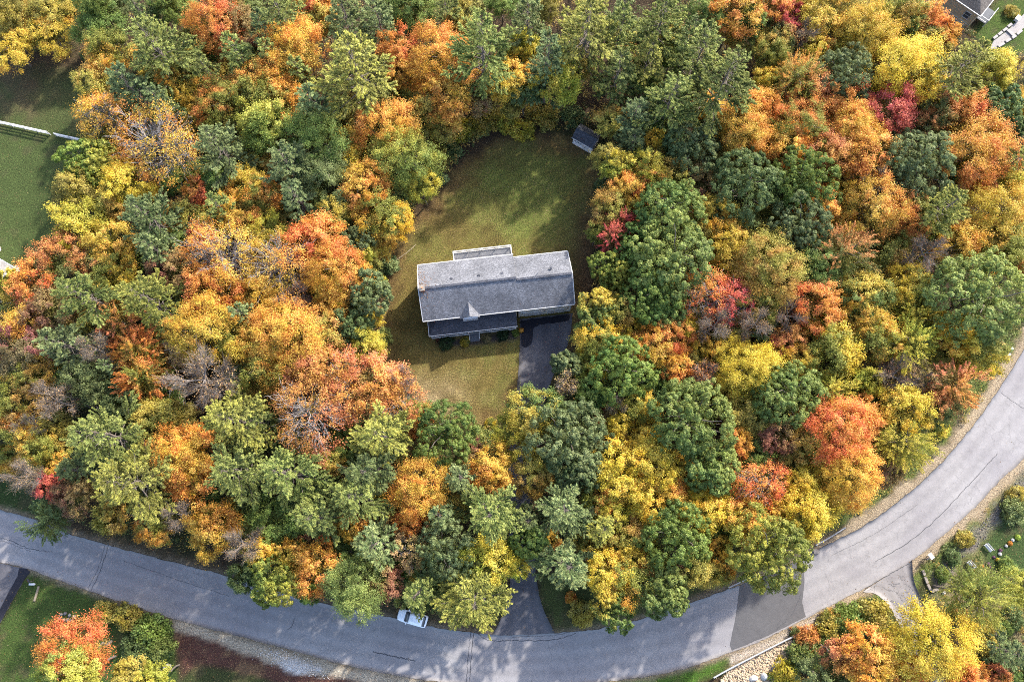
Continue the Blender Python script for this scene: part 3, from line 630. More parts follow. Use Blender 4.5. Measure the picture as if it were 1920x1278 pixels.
def make_bare(R, H, seed, leaves=0.0):
    rng = np.random.default_rng(seed); zc = H - R * .8; lines = []; tips = []
    tp = bent((0, 0, -.1), (rng.normal(0, .3), rng.normal(0, .3), zc), rng, 7, 0, .04); tr = [(tp, np.linspace(.04 * R + .05, .02 * R + .02, 7))]
    def grow(a, d, L, r, lv):
        e = a + d * L; Pp = bent(a, e, rng, 5 if lv < 2 else 3, .03, .07); lines.append((Pp, np.linspace(r, r * .5, len(Pp))))
        if lv == 3:
            tips.append(e)
            for q in range(3):
                s0 = Pp[rng.integers(0, len(Pp))]; nd = d + rng.normal(0, .35, 3); lines.append(([s0, s0 + nd * L * .45, s0 + nd * L * .9 + rng.normal(0, .05, 3)], [.010, .008, .005]))
            return
        for q in range(rng.integers(3, 6) if lv else 5):
            s = rng.uniform(.35, 1); i = int(s * (len(Pp) - 1)); nd = d + rng.normal(0, .30, 3); nd[2] += .08; nd /= np.linalg.norm(nd)
            grow(Pp[i], nd, L * rng.uniform(.55, .8), max(r * .5, .012), lv + 1)
    for k in range(10):
        az = k * .63 + rng.uniform(0, .5); d = np.array([math.cos(az) * .75, math.sin(az) * .75, rng.uniform(.35, 1.1)]); d /= np.linalg.norm(d); grow(tp[-1 - k % 3], d, R * .62, .016 * R + .03, 0 if k < 9 else 1)
    Vt, Ft = tubes(tr, 7); Vb, Fb = tubes(lines, 4)
    parts = [('trunk', np_mesh('trunk', Vt, Ft, BARKG, True)), ('branches', np_mesh('branches', Vb, Fb, BARKT))]
    T = np.array(tips); w = rng.integers(0, len(T), int(1500 * R / 3 * (1 + leaves))); P = T[w] + rng.normal(0, .3, (len(w), 3)); n = len(P)
    V = leaf_quads(P, rng.normal(0, .5, (n, 3)) + np.array([0, 0, .6]), rng.uniform(.1, .22, n), rng)
    parts.append(('crown', quadmesh('crown', V, rng.random(n), rng.random(n), rng.random(n))))
    return dict(R=R, H=H, Rz=R * .8, parts=parts)
def make_shrub(R, H, seed, dens=1.0):
    rng = np.random.default_rng(seed); nc = 22; i = np.arange(nc) + .5; ph = i * 2.39996; cz = 1 - i / nc * .95; rho = np.sqrt(1 - cz ** 2)
    Cc = np.stack([rho * np.cos(ph) * R, rho * np.sin(ph) * R, cz * H * .8], 1) * rng.uniform(.6, .95, (nc, 1)); P, Nn, CL = [], [], []
    for j in range(nc):
        n = int(120 * dens); d = sph(n, rng); P.append(Cc[j] + d * R * .3 * rng.random((n, 1)) ** .4 * np.array([1, 1, .8])); Nn.append(d * .5 + np.array([0, 0, .5]) + rng.normal(0, .4, (n, 3))); CL.append(np.full(n, rng.random()))
    P = np.vstack(P); P[:, 2] = np.abs(P[:, 2]) + .05; n = len(P); V = leaf_quads(P, np.vstack(Nn), rng.uniform(.13, .24, n), rng, .65)
    g = np.clip(.5 + (vnoise(P[:, 0] * 1.3 + 9, P[:, 1] * 1.3, seed) - .5) * 1.4 + rng.normal(0, .12, n), 0, 1)
    L = [(bent((0, 0, -.05), c * .8, rng, 4), [.03, .025, .02, .012]) for c in Cc[::2]]; Vt, Ft = tubes(L, 4)
    return dict(R=R, H=H, Rz=H * .5, parts=[('stem', np_mesh('stem', Vt, Ft, BARK)), ('leaves', quadmesh('leaves', V, rng.random(n), np.concatenate(CL), g))])
VAR = {}
for k_, n_ in (('m', 4), ('f', 3), ('o', 3), ('s', 2)):
    VAR[k_] = {5.0: [make_deciduous(k_, 5.0, 15.0, 100 + ord(k_) * 10 + i) for i in range(n_)],
               3.0: [make_deciduous(k_, 3.0, 11.5, 500 + ord(k_) * 10 + i, .85) for i in range(n_)],
               1.7: [make_deciduous(k_, 1.7, 8.0, 900 + ord(k_) * 10 + i, .75) for i in range(max(2, n_ - 1))]}
VAR['p'] = {5.0: [make_pine(5.0, 19.0, 60 + i) for i in range(4)], 3.0: [make_pine(3.0, 14.0, 80 + i) for i in range(3)], 1.7: [make_pine(1.9, 10.0, 90)]}
VAR['b'] = {3.0: [make_bare(3.0, 11, 20 + i) for i in range(3)], 1.7: [make_bare(1.9, 8, 30 + i, .5) for i in range(2)]}
VAR['u'] = {1.7: [make_shrub(1.6, 2.6, 40 + i) for i in range(3)]}

PAL = {  # code: (colour, tint, colour word)
 'Y': ((.66, .435, .022), (.56, .43, .03), 'bright yellow'), 'G': ((.62, .34, .026), (.52, .37, .03), 'golden'), 'A': ((.66, .28, .028), (.60, .37, .035), 'amber'),
 'O': ((.60, .205, .025), (.60, .31, .03), 'orange'), 'R': ((.62, .145, .03), (.62, .26, .035), 'red-orange'), 'C': ((.50, .06, .055), (.54, .11, .06), 'crimson'),
 'K': ((.54, .185, .065), (.56, .26, .045), 'pinkish orange'), 'M': ((.30, .12, .065), (.28, .19, .06), 'dull russet'), 'T': ((.44, .28, .12), (.52, .38, .12), 'tan'),
 'L': ((.33, .33, .03), (.54, .43, .035), 'lime-yellow'), 'V': ((.26, .23, .045), (.40, .31, .045), 'olive'), 'B': ((.48, .28, .045), (.34, .30, .045), 'bronze'),
 'E': ((.115, .18, .035), (.19, .25, .045), 'mid-green'), 'D': ((.095, .145, .045), (.14, .19, .06), 'dark green'), 'W': ((.155, .215, .05), (.245, .29, .065), 'light green'),
 'S': ((.135, .18, .065), (.20, .24, .09), 'grey-green'), 'F': ((.15, .20, .045), (.48, .36, .04), 'green-and-gold'), 'J': ((.13, .155, .04), (.52, .21, .05), 'green-and-red'),
 'P': ((.16, .20, .05), (.34, .37, .09), 'pale olive'), 'Q': ((.14, .185, .065), (.31, .36, .13), 'grey-green'), 'N': ((.12, .175, .07), (.26, .32, .115), 'bluish green'),
 'H': ((.22, .235, .05), (.45, .43, .08), 'yellowish'), 'I': ((.12, .155, .05), (.22, .26, .085), 'deep green'), 'X': ((.34, .24, .12), (.36, .20, .07), 'grey'),
 'Z': ((.20, .25, .04), (.40, .38, .05), 'yellow-green'),
 'U': ((.26, .08, .08), (.18, .14, .06), 'dark purplish')}
KIND = {'y': 'sapling', 'm': 'maple', 'f': 'feathery maple', 'o': 'oak', 's': 'half-bare maple', 'p': 'pine', 'b': 'bare tree', 'u': 'shrub'}
CAT = """40 32 44 m B -5|20 88 38 m G -5|98 14 38 m V -4|94 60 42 m G -5|5 18 32 m V|132 10 26 m B -4|188 44 42 m E -4|176 4 28 m E|165 98 18 u D
285 78 66 p P|255 10 28 p I|314 12 28 m E|202 96 38 m G|180 152 36 m B|190 220 42 s A|240 158 46 p N|298 190 34 p N|335 212 22 m E|330 138 32 m G|346 182 28 m G
388 130 28 p P|402 34 52 m R|444 44 38 m M|370 85 26 m V|445 98 40 p P|415 190 48 m O|470 165 42 m A|293 268 70 s A|172 306 46 o Z|143 356 38 m V|238 345 40 m Y|338 340 28 m E
405 268 52 p Q|376 362 25 m R|412 388 32 p P|272 400 56 p Q|148 418 46 m L|213 384 30 m B|464 346 32 m G|445 400 38 m A
520 12 46 p P|493 50 32 p Q|600 6 24 m R|608 42 24 m B|552 90 54 m A|508 108 26 p P|562 136 24 p P|665 118 80 p H|515 180 44 m A|645 24 40 p I|706 26 38 p Q|782 18 36 m E|836 12 30 p P
745 92 34 m R|748 138 26 m O|824 105 60 m O|832 182 46 m A|800 208 32 m V|856 50 24 m B|903 72 66 p P|945 150 38 m G|588 195 42 p Q|493 232 46 m Z|600 262 56 m E|538 300 46 p Q|612 322 50 m I|555 368 38 p N
722 236 52 m O 1|655 270 30 m G|662 302 28 m Y|755 292 56 m Z|790 348 28 m L|684 346 44 m A|710 400 42 m G|742 412 30 m Y|490 366 34 m A|625 400 32 m F|818 284 30 u V|846 280 24 u D|828 334 14 u N|750 376 24 u D
868 240 26 u L|896 230 26 u V|925 216 28 u V|948 224 26 u L|990 28 40 p I|1020 12 26 m V|1102 45 70 p H -3|1165 46 34 p P|1170 8 32 p Q|1245 20 50 p P|1027 102 42 p N|982 88 24 m L|965 146 26 m A|1046 156 38 m L|982 172 26 m D
1160 128 42 p P -3|1217 106 38 p H -3|1246 62 28 m F|1297 64 28 p Q|1318 84 46 p P|1368 140 66 p P|1262 176 56 p P|1193 215 40 p N -3|1186 268 36 p I -4|1140 226 26 m B -2|1144 300 28 m V|1160 318 26 m L|1214 316 32 m L|1132 350 20 u D|1227 264 16 m Y
1297 275 52 o S -1|1262 328 24 m B|1325 30 34 m E|1382 20 44 m A|1403 44 26 m E|1430 150 20 m Y|1394 240 50 m A|1426 196 32 m O|1398 345 64 o D|1212 342 32 m O|1175 356 30 m A|1258 388 58 o W|1148 386 34 m B|1163 412 32 f C|1338 402 34 m G
1022 214 28 u V|980 240 26 u L|1004 206 22 u V|1074 214 24 u D|1448 12 34 m R|1478 38 24 m C|1474 72 26 m J|1452 92 30 m B|1506 65 26 b X|1536 24 44 m G|1590 22 36 m V|1628 58 50 m G|1662 42 30 m L|1692 26 36 m B
1730 36 34 m O|1766 66 24 m O|1712 54 28 m E|1527 92 24 m Y|1552 98 18 m O|1584 138 52 o S|1498 142 50 f A|1524 170 36 m K|1440 152 16 m Y|1700 122 60 m Y|1745 88 26 m V|1812 116 60 p H|1866 132 40 m L|1904 142 32 b X|1643 146 18 m M
1588 200 42 m R|1504 232 50 m O|1480 270 40 m A|1668 210 44 m C|1710 180 26 m A|1540 204 18 m L|1600 245 50 m A|1630 285 46 m O|1562 290 40 m K|1766 204 36 m J|1812 214 36 m R|1738 230 30 m J|1866 208 42 o D|1896 246 18 o D|1908 200 30 m G
1722 305 64 o S|1836 282 64 m O|1507 337 58 o E|1636 342 34 b T|1568 345 20 m G|1500 422 56 o S|1530 388 38 m O|1647 390 56 m A|1712 404 40 m O|1776 386 52 p H|1882 400 60 m G|1843 358 24 m K|1908 300 34 p H|1886 344 28 m L
208 462 44 m G|112 485 46 m J|168 487 36 m J|64 532 40 m R|22 528 20 m L|148 548 60 p P|215 522 38 m Y|94 582 44 m M|42 615 38 m A|272 558 60 p H|222 600 44 f K|412 474 62 s A|378 448 20 m C|326 506 36 m M|394 538 46 m R|290 466 38 p Q|385 612 62 m G|457 590 26 p Q
152 604 26 m B|114 645 50 p Q|186 660 34 b X 4|40 660 42 m U|6 620 26 m U|255 656 48 f O|264 706 50 f O|214 690 20 p N|374 716 62 b X 2|340 660 32 s T|446 640 36 m G|160 715 40 m I|60 700 38 m B|34 746 46 m B -2|112 746 36 b X 3|18 800 40 m A -4|64 796 30 b V|68 836 32 m G|226 742 28 m I|182 815 70 p P|286 786 38 m V|432 785 64 p H|350 850 54 m A
500 437 34 m L|598 448 46 m R|524 490 58 s A|626 500 54 m O|672 522 24 m O|622 546 36 m G|560 566 36 b K|488 556 36 m A|665 455 32 o S|684 473 20 m L|711 480 16 u L|727 492 22 u N|694 552 40 o S|712 525 16 u L|697 590 20 m Y|660 610 34 o D|641 590 16 m O|690 650 30 m L|718 630 18 u P
540 625 66 m A|600 620 42 m B|506 686 50 m A|590 690 48 m K|640 706 44 s K|706 722 50 m K|758 712 28 b K 2|580 775 66 s K|645 748 42 s K|750 765 42 s K|776 782 34 m O|485 792 32 p P|713 815 62 p H|837 810 60 o E|920 795 14 u Y|906 826 28 u P
1150 445 32 f C|1120 432 18 m B|1146 506 34 o Z|1260 480 76 o W|1192 470 38 o E|1225 555 56 o E|1246 590 34 o W|1120 585 42 o F|1165 590 24 m B|1337 470 22 m Y|1310 440 30 m V|1320 550 44 s R|1370 566 38 s C|1445 500 62 m B|1420 570 38 m B|1358 448 36 m G|1412 612 32 b X 3|1335 615 34 b X 2
1120 640 38 m Y|1165 690 58 o E|1105 690 28 m Y|1058 685 25 o S|1190 625 22 m Y|1222 650 38 m A|1257 627 34 m R|1278 610 22 m Y|1277 665 16 m R|1270 695 24 m O|1313 650 18 m G|1347 665 18 m G|1323 700 28 b K|1405 690 50 m Y|1063 725 26 b T
998 775 46 m F|972 812 42 m L -1|1065 815 70 o S|1200 762 30 m Y|1160 800 22 m Y|1122 790 11 m R|1150 762 22 b T|1295 780 74 o W|1380 830 24 m O|1206 832 28 m Y|1237 712 20 m E|1110 735 28 m E
1585 475 60 f J|1534 500 40 m E|1800 460 38 m A|1873 455 46 m G|1733 480 38 b M 2|1897 500 26 m O|1835 555 88 o W|1705 535 38 m Y|1627 553 42 m F|1530 570 42 m R|1478 590 34 b M|1620 595 40 m G|1717 590 42 f L|1650 630 42 m G|1710 642 54 f L|1800 625 40 m Y|1838 666 38 m Y
1480 640 30 m K|1530 615 22 m L|1450 665 20 m Y|1562 660 46 m Y|1475 735 60 o W|1497 680 30 m G|1557 730 38 f L|1668 706 36 b M|1720 706 32 s T|1625 715 24 m L|1790 722 48 f K|1757 762 34 m J|1695 765 42 m Y|1700 826 58 f L|1580 806 60 m R 1|1613 780 32 m R|1457 820 28 m M|1515 835 32 m B|1770 806 17 u L
25 858 26 m G -5|50 896 34 b X 3|93 908 24 m C -2|90 975 44 f D -4|145 930 34 m M|235 905 78 p H|140 880 40 p I -4|355 886 46 m A|437 885 62 p P|290 990 30 m A|213 968 28 m B|398 990 44 m A|345 966 32 b X 2|460 1015 34 b X 3|456 1080 24 m D|138 1226 62 m R -2|132 1262 48 m Z 3|192 1150 26 u V|234 1160 30 u V|277 1185 36 u E|300 1216 26 u W|247 1215 30 u D|247 1262 26 m V|290 1268 25 m L
530 885 62 p P|665 930 58 p P|690 885 50 p I|620 870 22 m B|590 970 46 p P|783 915 54 m A|767 978 22 m R|665 985 24 m A|705 1020 50 p Q|770 1035 28 s T|835 1035 54 o S|920 880 40 m A|865 895 36 p Q|920 965 62 p P|825 965 28 p N|915 1050 44 m L|893 1130 66 p H|782 1113 40 p P 1|665 1105 54 m W|592 1065 40 m O|548 1035 24 m G|517 1092 44 o Z|580 1110 18 m E|725 1090 28 m M|610 1020 16 m R|490 1030 25 m G
1085 870 46 o S|1003 890 36 m B|1160 885 46 m Y|1220 875 48 m Y|1270 875 26 m G|1335 880 46 o W|1257 925 32 m A|1213 935 36 m Y|1313 915 26 m Y|1315 960 40 m Y|1120 935 26 m A|1145 960 32 m L|1057 955 56 p Q|1130 990 32 p H|990 975 24 p I|993 1013 30 o E|1033 1017 18 m A|1065 1060 52 p Q|1270 1000 60 o E|1358 965 26 m Y|1400 975 38 m A|1420 915 40 s R
1140 1075 38 m Y|1180 1050 25 m G|1175 1090 40 m A|1223 1060 28 m O|1247 1110 44 o W|1310 1070 32 m V|1270 1066 18 b M|1147 1135 38 o F|1070 1120 12 u O|1093 1150 26 u V|1350 1025 20 m G|1353 1070 22 m G|1442 1036 74 o Z|966 1055 24 m L
1450 905 32 s R|1503 905 30 m Y|1517 960 46 m Y|1600 890 54 m A 1|1453 965 25 m A|1838 1115 62 f Z|1915 1105 34 m Z|1907 955 28 u I|1755 1208 68 m Y|1632 1234 50 m A|1577 1225 30 m K|1705 1270 40 m O|1815 1272 32 m R|1865 1268 20 m K|1886 1250 22 u U|1905 1225 34 p N|1600 1165 34 u E|1645 1158 36 u V|1555 1175 26 u V|1520 1200 28 u J|1513 1232 34 u W|1476 1266 30 u L|1886 1176 22 u E|1900 20 15 u V|1862 1215 26 u E|1902 1160 26 u D|1850 1175 20 u V|1800 1150 20 u B|1892 1062 18 u E|1790 1045 18 u D|1812 1010 20 u V|1770 1078 16 u E|1665 1185 22 u F|1560 1160 20 u B|1498 1188 16 u J|1700 1195 18 u V|1912 930 22 u V|1555 1205 22 u E"""
trees = []
for e in CAT.replace('\n', '|').split('|'):
    t = e.split()
    if len(t) >= 5: trees.append([float(t[0]), float(t[1]), float(t[2]), t[3], t[4], float(t[5]) if len(t) > 5 else 0.0])
open_ = np.full(GX.shape, -99.0)
for kx in ('frontv', 'back', 'left', 'sleft', 'bot', 'botmid', 'sgreen', 'topright', 'ggard', 'mulch', 'sand', 'gravel', 'culvert', 'riprap', 'bed'): open_ = np.maximum(open_, W[kx])
drv = np.maximum(poly_sd(GX, GY, np.vstack([dl, dr[::-1]])), poly_sd(GX, GY, np.vstack([dl3, dr3[::-1]])))
hp = poly_sd(GX, GY, toworld([(1745, -40), (1745, 10), (1770, 40), (1820, 62), (1860, 30), (1950, -40)])); dv = poly_sd(GX, GY, toworld([(-160, 1260), (-60, 1040), (60, 1062), (60, 1080), (0, 1175), (-50, 1270)]))
shedp = poly_sd(GX, GY, toworld([(1072, 265), (1092, 240), (1130, 262), (1112, 292)])); path_ = poly_sd(GX, GY, toworld([(1850, 95), (1863, 70), (1935, 0), (1960, 20), (1905, 70), (1870, 100)]))
free = (-open_ > .6) & (sdr > 1.6) & (drv < -1.0) & (hp < -.5) & (dv < -.5) & (shedp < -.7) & (path_ < -.6)

# young trees standing in the gaps between the crowns
CX = np.array([(t[0], t[1], t[2]) for t in trees]); qx, qy = np.meshgrid(np.arange(4, 1920, 9.0), np.arange(4, 1278, 9.0)); qx = qx.ravel(); qy = qy.ravel()
clear = (np.hypot(qx[:, None] - CX[:, 0], qy[:, None] - CX[:, 1]) - CX[:, 2]).min(1)
wx, wy = np.array([at(a, b, 5.5) for a, b in zip(qx, qy)]).T
jx = np.clip(((wx + 120) / CS).astype(int), 0, nx - 1); jy = np.clip(((wy + 50) / CS).astype(int), 0, ny - 1)
okf = free[jy, jx] & (-open_[jy, jx] > 1.9) & (sdr[jy, jx] > 6.0) & (drv[jy, jx] < -2.4) & (W['rverge'][jy, jx] < 0) & (shedp[jy, jx] < -2.2) & (hp[jy, jx] < -2.0)
gx2, gy2 = np.array([at(a, b, 0) for a, b in zip(qx, qy)]).T; okf &= free[np.clip(((gy2 + 50) / CS).astype(int), 0, ny - 1), np.clip(((gx2 + 120) / CS).astype(int), 0, nx - 1)]
okf &= np.hypot((qx - 1122) / 62, (qy - 172) / 48) > 1   # the dark gap with bare pine trunks behind the shed
clear[~okf] = -99; rf_ = random.Random(5); nfill = 0
while nfill < 190:
    b = int(np.argmax(clear))
    if clear[b] < 1.5: break
    r_ = min(38, max(20, clear[b] + rf_.uniform(15, 20))); trees.append([qx[b] + rf_.uniform(-3, 3), qy[b] + rf_.uniform(-3, 3), r_, 'y', rf_.choice('VVBEEGIVBEMFDE'), 0.0]); nfill += 1
    clear = np.minimum(clear, np.hypot(qx - qx[b], qy - qy[b]) - r_ * .92)
rg = random.Random(12)
info = []
for i, (px, py, r, kd, pc, dh) in enumerate(trees):
    rm0 = r / 12.3
    if kd == 'y': h = 5.0 + rm0 * 1.5
    elif kd == 'u': h = max(.9, rm0 * 1.35)
    elif kd == 'p': h = 10.0 + rm0 * 2.1 + (3.0 if 900 < px < 1400 and py < 160 else 0)
    elif kd == 'o': h = 8.0 + rm0 * 1.35
    else: h = 7.6 + rm0 * 1.5
    if kd != 'u': h += rg.uniform(-.7, .7)
    h = max(4.5, h + dh + (.5 if kd == 'b' else 0)) if kd != 'u' else h
    fz = {'p': .80, 'u': .5}.get(kd, 0.78)
    x, y = at(px, py, h * fz); x2, y2 = at(px + r, py, h * fz); rm = abs(x2 - x)
    info.append(dict(px=px, py=py, r=r, k=kd, c=pc, h=h, x=x, y=y, rm=rm))

# ---- labels: each says which one
LM = [('the front steps of the grey-roofed house', (889, 628), 25), ('the grey-roofed house', (930, 545), 150), ('the small white shed', (1098, 262), 30), ('the white fence', (150, 262), 45), ('the parked white car', (774, 1155), 32), ('the long guardrail', (1450, 1208), 60),
      ('the side lane', (1690, 1110), 60), ('the tan house', (1800, 15), 55), ('the pale house at the left edge', (8, 510), 28), ('the kerbside mailbox on the inner bend', (1887, 660), 14), ('the flower row', (1870, 1045), 50), ('the reddish mulch bed', (430, 1230), 80)]
def segd(p, pts):
    b = 1e9
    for (ax, ay), (bx, by) in zip(pts[:-1], pts[1:]):
        L = (bx - ax) ** 2 + (by - ay) ** 2; t = max(0, min(1, ((p[0] - ax) * (bx - ax) + (p[1] - ay) * (by - ay)) / L)); b = min(b, math.hypot(p[0] - ax - t * (bx - ax), p[1] - ay - t * (by - ay)))
    return b
def sizew(t):
    if t['k'] == 'u': return 'big' if t['r'] >= 28 else ('low' if t['r'] >= 20 else 'tiny')
    return 'very large' if t['r'] >= 62 else 'large' if t['r'] >= 48 else 'medium' if t['r'] >= 33 else 'small' if t['r'] >= 22 else 'tiny'
def what(t): return PAL[t['c']][2] + ' ' + KIND[t['k']]
def what_b(t): return ('leafless grey tree' if t['c'] == 'X' else 'twiggy nearly bare tree') if t['k'] == 'b' else what(t)
def dirw(a, b):
    dx, dy = b['px'] - a['px'], b['py'] - a['py']
    if abs(dx) > 1.3 * abs(dy): return 'left of' if dx > 0 else 'right of'
    if abs(dy) > 1.3 * abs(dx): return 'above' if dy > 0 else 'below'
    return ('upper' if dy > 0 else 'lower') + (' left of' if dx > 0 else ' right of')
for t in info:
    f = []
    p = (t['px'], t['py'])
    for nm, q, rad in LM:
        d = math.hypot(p[0] - q[0], p[1] - q[1])
        if d < rad + t['r'] + 14: f.append('beside ' + nm)
    if segd(p, NORTH) < t['r'] + 22 and t['py'] > 600 and segd(p, NORTH) < segd(p, SOUTH): f.append('along the inner edge of the road')
    if segd(p, SOUTH) < t['r'] + 26 and t['py'] > 800 and segd(p, SOUTH) < segd(p, NORTH): f.append('along the outer edge of the road')
    if segd(p, P_BACK[:8] + P_BACK[16:] + P_BACK[:1]) < t['r'] + 10 and 240 < t['py'] < 470: f.append('at the rim of the back lawn')
    if segd(p, P_LEFT[3:13]) < t['r'] + 10 and t['px'] < 200: f.append('at the edge of the left-hand lawn')
    if segd(p, DR[:4]) < t['r'] + 14 and t['px'] > 990: f.append('beside the driveway')
    if t['px'] < t['r']: f.append("cut by the photo's left edge")
    if t['px'] > 1920 - t['r']: f.append("cut by the photo's right edge")
    if t['py'] < t['r']: f.append("cut by the photo's top edge")
    if t['py'] > 1278 - t['r']: f.append("cut by the photo's bottom edge")
    cx = ['far left', 'left', 'middle', 'right', 'far right'][min(4, int(t['px'] / 384))]; cyw = ['top', 'upper', 'lower', 'bottom'][min(3, int(t['py'] / 319.5))]
    t['zone'] = 'in the ' + ({'middle': cyw + ' middle'}.get(cx, cyw + ' ' + cx)) + ' of the photo'
    nb = sorted(((math.hypot(p[0] - o['px'], p[1] - o['py']) - o['r'] - t['r'], j) for j, o in enumerate(info) if o is not t))
    t['nb'] = [dirw(t, info[j]) + ' a ' + sizew(info[j]) + ' ' + what_b(info[j]) for d, j in nb[:6] if d < 12]
    t['f'] = f + [t['zone']]; t['all'] = set(t['f'] + t['nb'] + [dirw(t, info[j]) + ' a ' + sizew(info[j]) + ' ' + what_b(info[j]) for d, j in nb[:14] if d < 16])
    t['w'] = sizew(t) + ' ' + what_b(t)
def pick(t):
    same = [o for o in info if o is not t and o['w'] == t['w']]
    def uniq(fs): return not any(all(x in o['all'] for x in fs) for o in same)
    def L(fs): return t['w'] + ' ' + ', '.join(fs)
    opts = [[x] for x in t['f'][:-1]] + [[x] for x in t['nb']] + [[a, b] for a in t['f'] for b in t['nb']] + [[a, b] for a in t['f'][:-1] for b in t['f'] if a != b] + [[a, b] for a in t['nb'] for b in t['nb'] if a < b]
    for fs in opts:
        s = L(fs)
        if len(s.split()) <= 16 and uniq(fs): return s
    z = [o for o in same if t['zone'] in o['all']]
    fs = min([[x] for x in (t['nb'] or t['f'])] , key=lambda f: len(f[0]))
    for word, key in (('leftmost', lambda o: o['px']), ('rightmost', lambda o: -o['px']), ('topmost', lambda o: o['py']), ('lowest', lambda o: -o['py'])):
        if all(key(t) < key(o) for o in z): return word + ' ' + t['w'] + ' ' + t['zone']
    srt = sorted(z + [t], key=lambda o: o['px']); n = ['leftmost', 'second', 'third', 'fourth', 'fifth', 'sixth', 'seventh'][srt.index(t)]
    return n + ' from left of the ' + t['w'] + 's ' + t['zone']
for t in info: t['label'] = pick(t)

GRP = {'y': 'young understory trees of the woodland', 'm': 'autumn maples of the woodland', 'f': 'autumn maples of the woodland', 's': 'autumn maples of the woodland', 'o': 'round green oaks of the woodland', 'p': 'tall pines of the woodland', 'b': 'leafless trees of the woodland', 'u': 'shrubs and bushes'}
NAME = {'y': 'sapling', 'm': 'maple_tree', 'f': 'maple_tree', 's': 'maple_tree', 'o': 'oak_tree', 'p': 'pine_tree', 'b': 'bare_tree', 'u': 'shrub'}
for i, t in enumerate(info):
    sets = VAR['m' if t['k'] == 'y' else t['k']]; key = min(sets, key=lambda a: abs(math.log(a / t['rm']))); v = rg.choice(sets[key])
    sxy = t['rm'] / v['R'] * (1.04 if t['k'] in 'mo' else 1.2 if t['k'] == 'p' else 1.12 if t['k'] in 'sy' else 1.0); sz = t['h'] / v['H']
    root = empty(NAME[t['k']], (t['x'], t['y'], 0), rg.uniform(0, 6.28), t['label'], 'shrub' if t['k'] == 'u' else 'tree', GRP[t['k']], (sxy, sxy, sz))
    c, c2, _ = PAL[t['c']]
    if t['c'] in 'AGOYB' and t['r'] < 52 and rg.random() < .3: c2 = (.24, .245, .035)   # half turned: green leaves left in the crown
    jit = rg.uniform(.86, 1.14); hs = rg.uniform(-.05, .05)
    for nm, me in v['parts']:
        o = bpy.data.objects.new(nm, me); COL.objects.link(o); o.parent = root
        if nm in ('crown', 'leaves'):
            o.color = (c[0] * jit * (1 + hs), c[1] * jit * (1 - hs), c[2] * jit, 1); o['tint'] = tuple(float(q * jit) for q in c2)

# ---- undergrowth: one mass of low leaf clumps over the wood's floor
rng = np.random.default_rng(9)
NU = 46000; X = rng.uniform(-112, 112, NU); Y = rng.uniform(-42, 112, NU)
ix = np.clip(((X + 120) / CS).astype(int), 0, nx - 1); iy = np.clip(((Y + 50) / CS).astype(int), 0, ny - 1)
clump = fbm(GX * .22, GY * .22, 91)
ok = free[iy, ix] & (rng.random(NU) < sstep(.34, .6, clump[iy, ix]) * .9 + .3)
nearroad = (sdr[iy, ix] < 5) & ok
X, Y = X[ok], Y[ok]; nr = nearroad[ok]; n = len(X); hh = rng.uniform(.15, 1.0, n) * np.where(nr, .8, 3.4) * (.4 + clump[iy[ok], ix[ok]])
q = 13; C0 = np.repeat(np.stack([X, Y, hh * .6], 1), q, 0); d = sph(n * q, rng); d[:, 2] = np.abs(d[:, 2]); rad = np.repeat(rng.uniform(.3, .75, n), q)
P = C0 + d * rad[:, None] * np.array([1, 1, .8]); Nn = d * .5 + np.array([0, 0, .6]) + rng.normal(0, .4, d.shape); N_ = len(P)
V = leaf_quads(P, Nn, rng.uniform(.2, .38, N_), rng, .6)
g = np.clip(np.repeat(fbm(X * .15, Y * .15, 55) * 1.6 - .3 + rng.normal(0, .25, n), q), 0, 1)
me = quadmesh('undergrowth', V, rng.random(N_), np.repeat(rng.random(n), q), g)
o = tag(meobj('undergrowth', me), 'low mixed green and bronze undergrowth covering the floor of the wood', 'undergrowth', kind='stuff')
o.color = (.12, .16, .04, 1); o['tint'] = (.34, .23, .05)
# grassy tufts on the verges
rng = np.random.default_rng(19); N1 = 60000; X = rng.uniform(-95, 95, N1); Y = rng.uniform(-36, 60, N1)
ix = np.clip(((X + 120) / CS).astype(int), 0, nx - 1); iy = np.clip(((Y + 50) / CS).astype(int), 0, ny - 1)
s_ = sdr[iy, ix]; vg = ((s_ > .9) & (s_ < 4.5) & (open_[iy, ix] < .3)) | ((W['rverge'][iy, ix] > 0) & (s_ > .9) & (W['ggard'][iy, ix] < 0)); vg &= (drv[iy, ix] < -.4) & (dv[iy, ix] < -.3) & (rng.random(N1) < sstep(-.12, .1, nz1[iy, ix]) * .9) & (W['sand'][iy, ix] < 0) & (W['riprap'][iy, ix] < 0) & (W['culvert'][iy, ix] < 0) & (W['mulch'][iy, ix] < 0)
X, Y = X[vg], Y[vg]; n = len(X); P = np.stack([X, Y, rng.uniform(.08, .3, n)], 1); V = leaf_quads(P, rng.normal(0, .5, (n, 3)) + np.array([0, 0, .6]), rng.uniform(.14, .32, n), rng, .4)
me = quadmesh('verge_grass', V, rng.random(n), rng.random(n), np.clip(fbm(X * .2, Y * .2, 5) * 1.5 - .25 + rng.normal(0, .15, n), 0, 1))
o = tag(meobj('grass', me), 'rough grass and weeds growing along the road verges', 'grass', kind='stuff'); o.color = (.06, .09, .02, 1); o['tint'] = (.17, .14, .06)
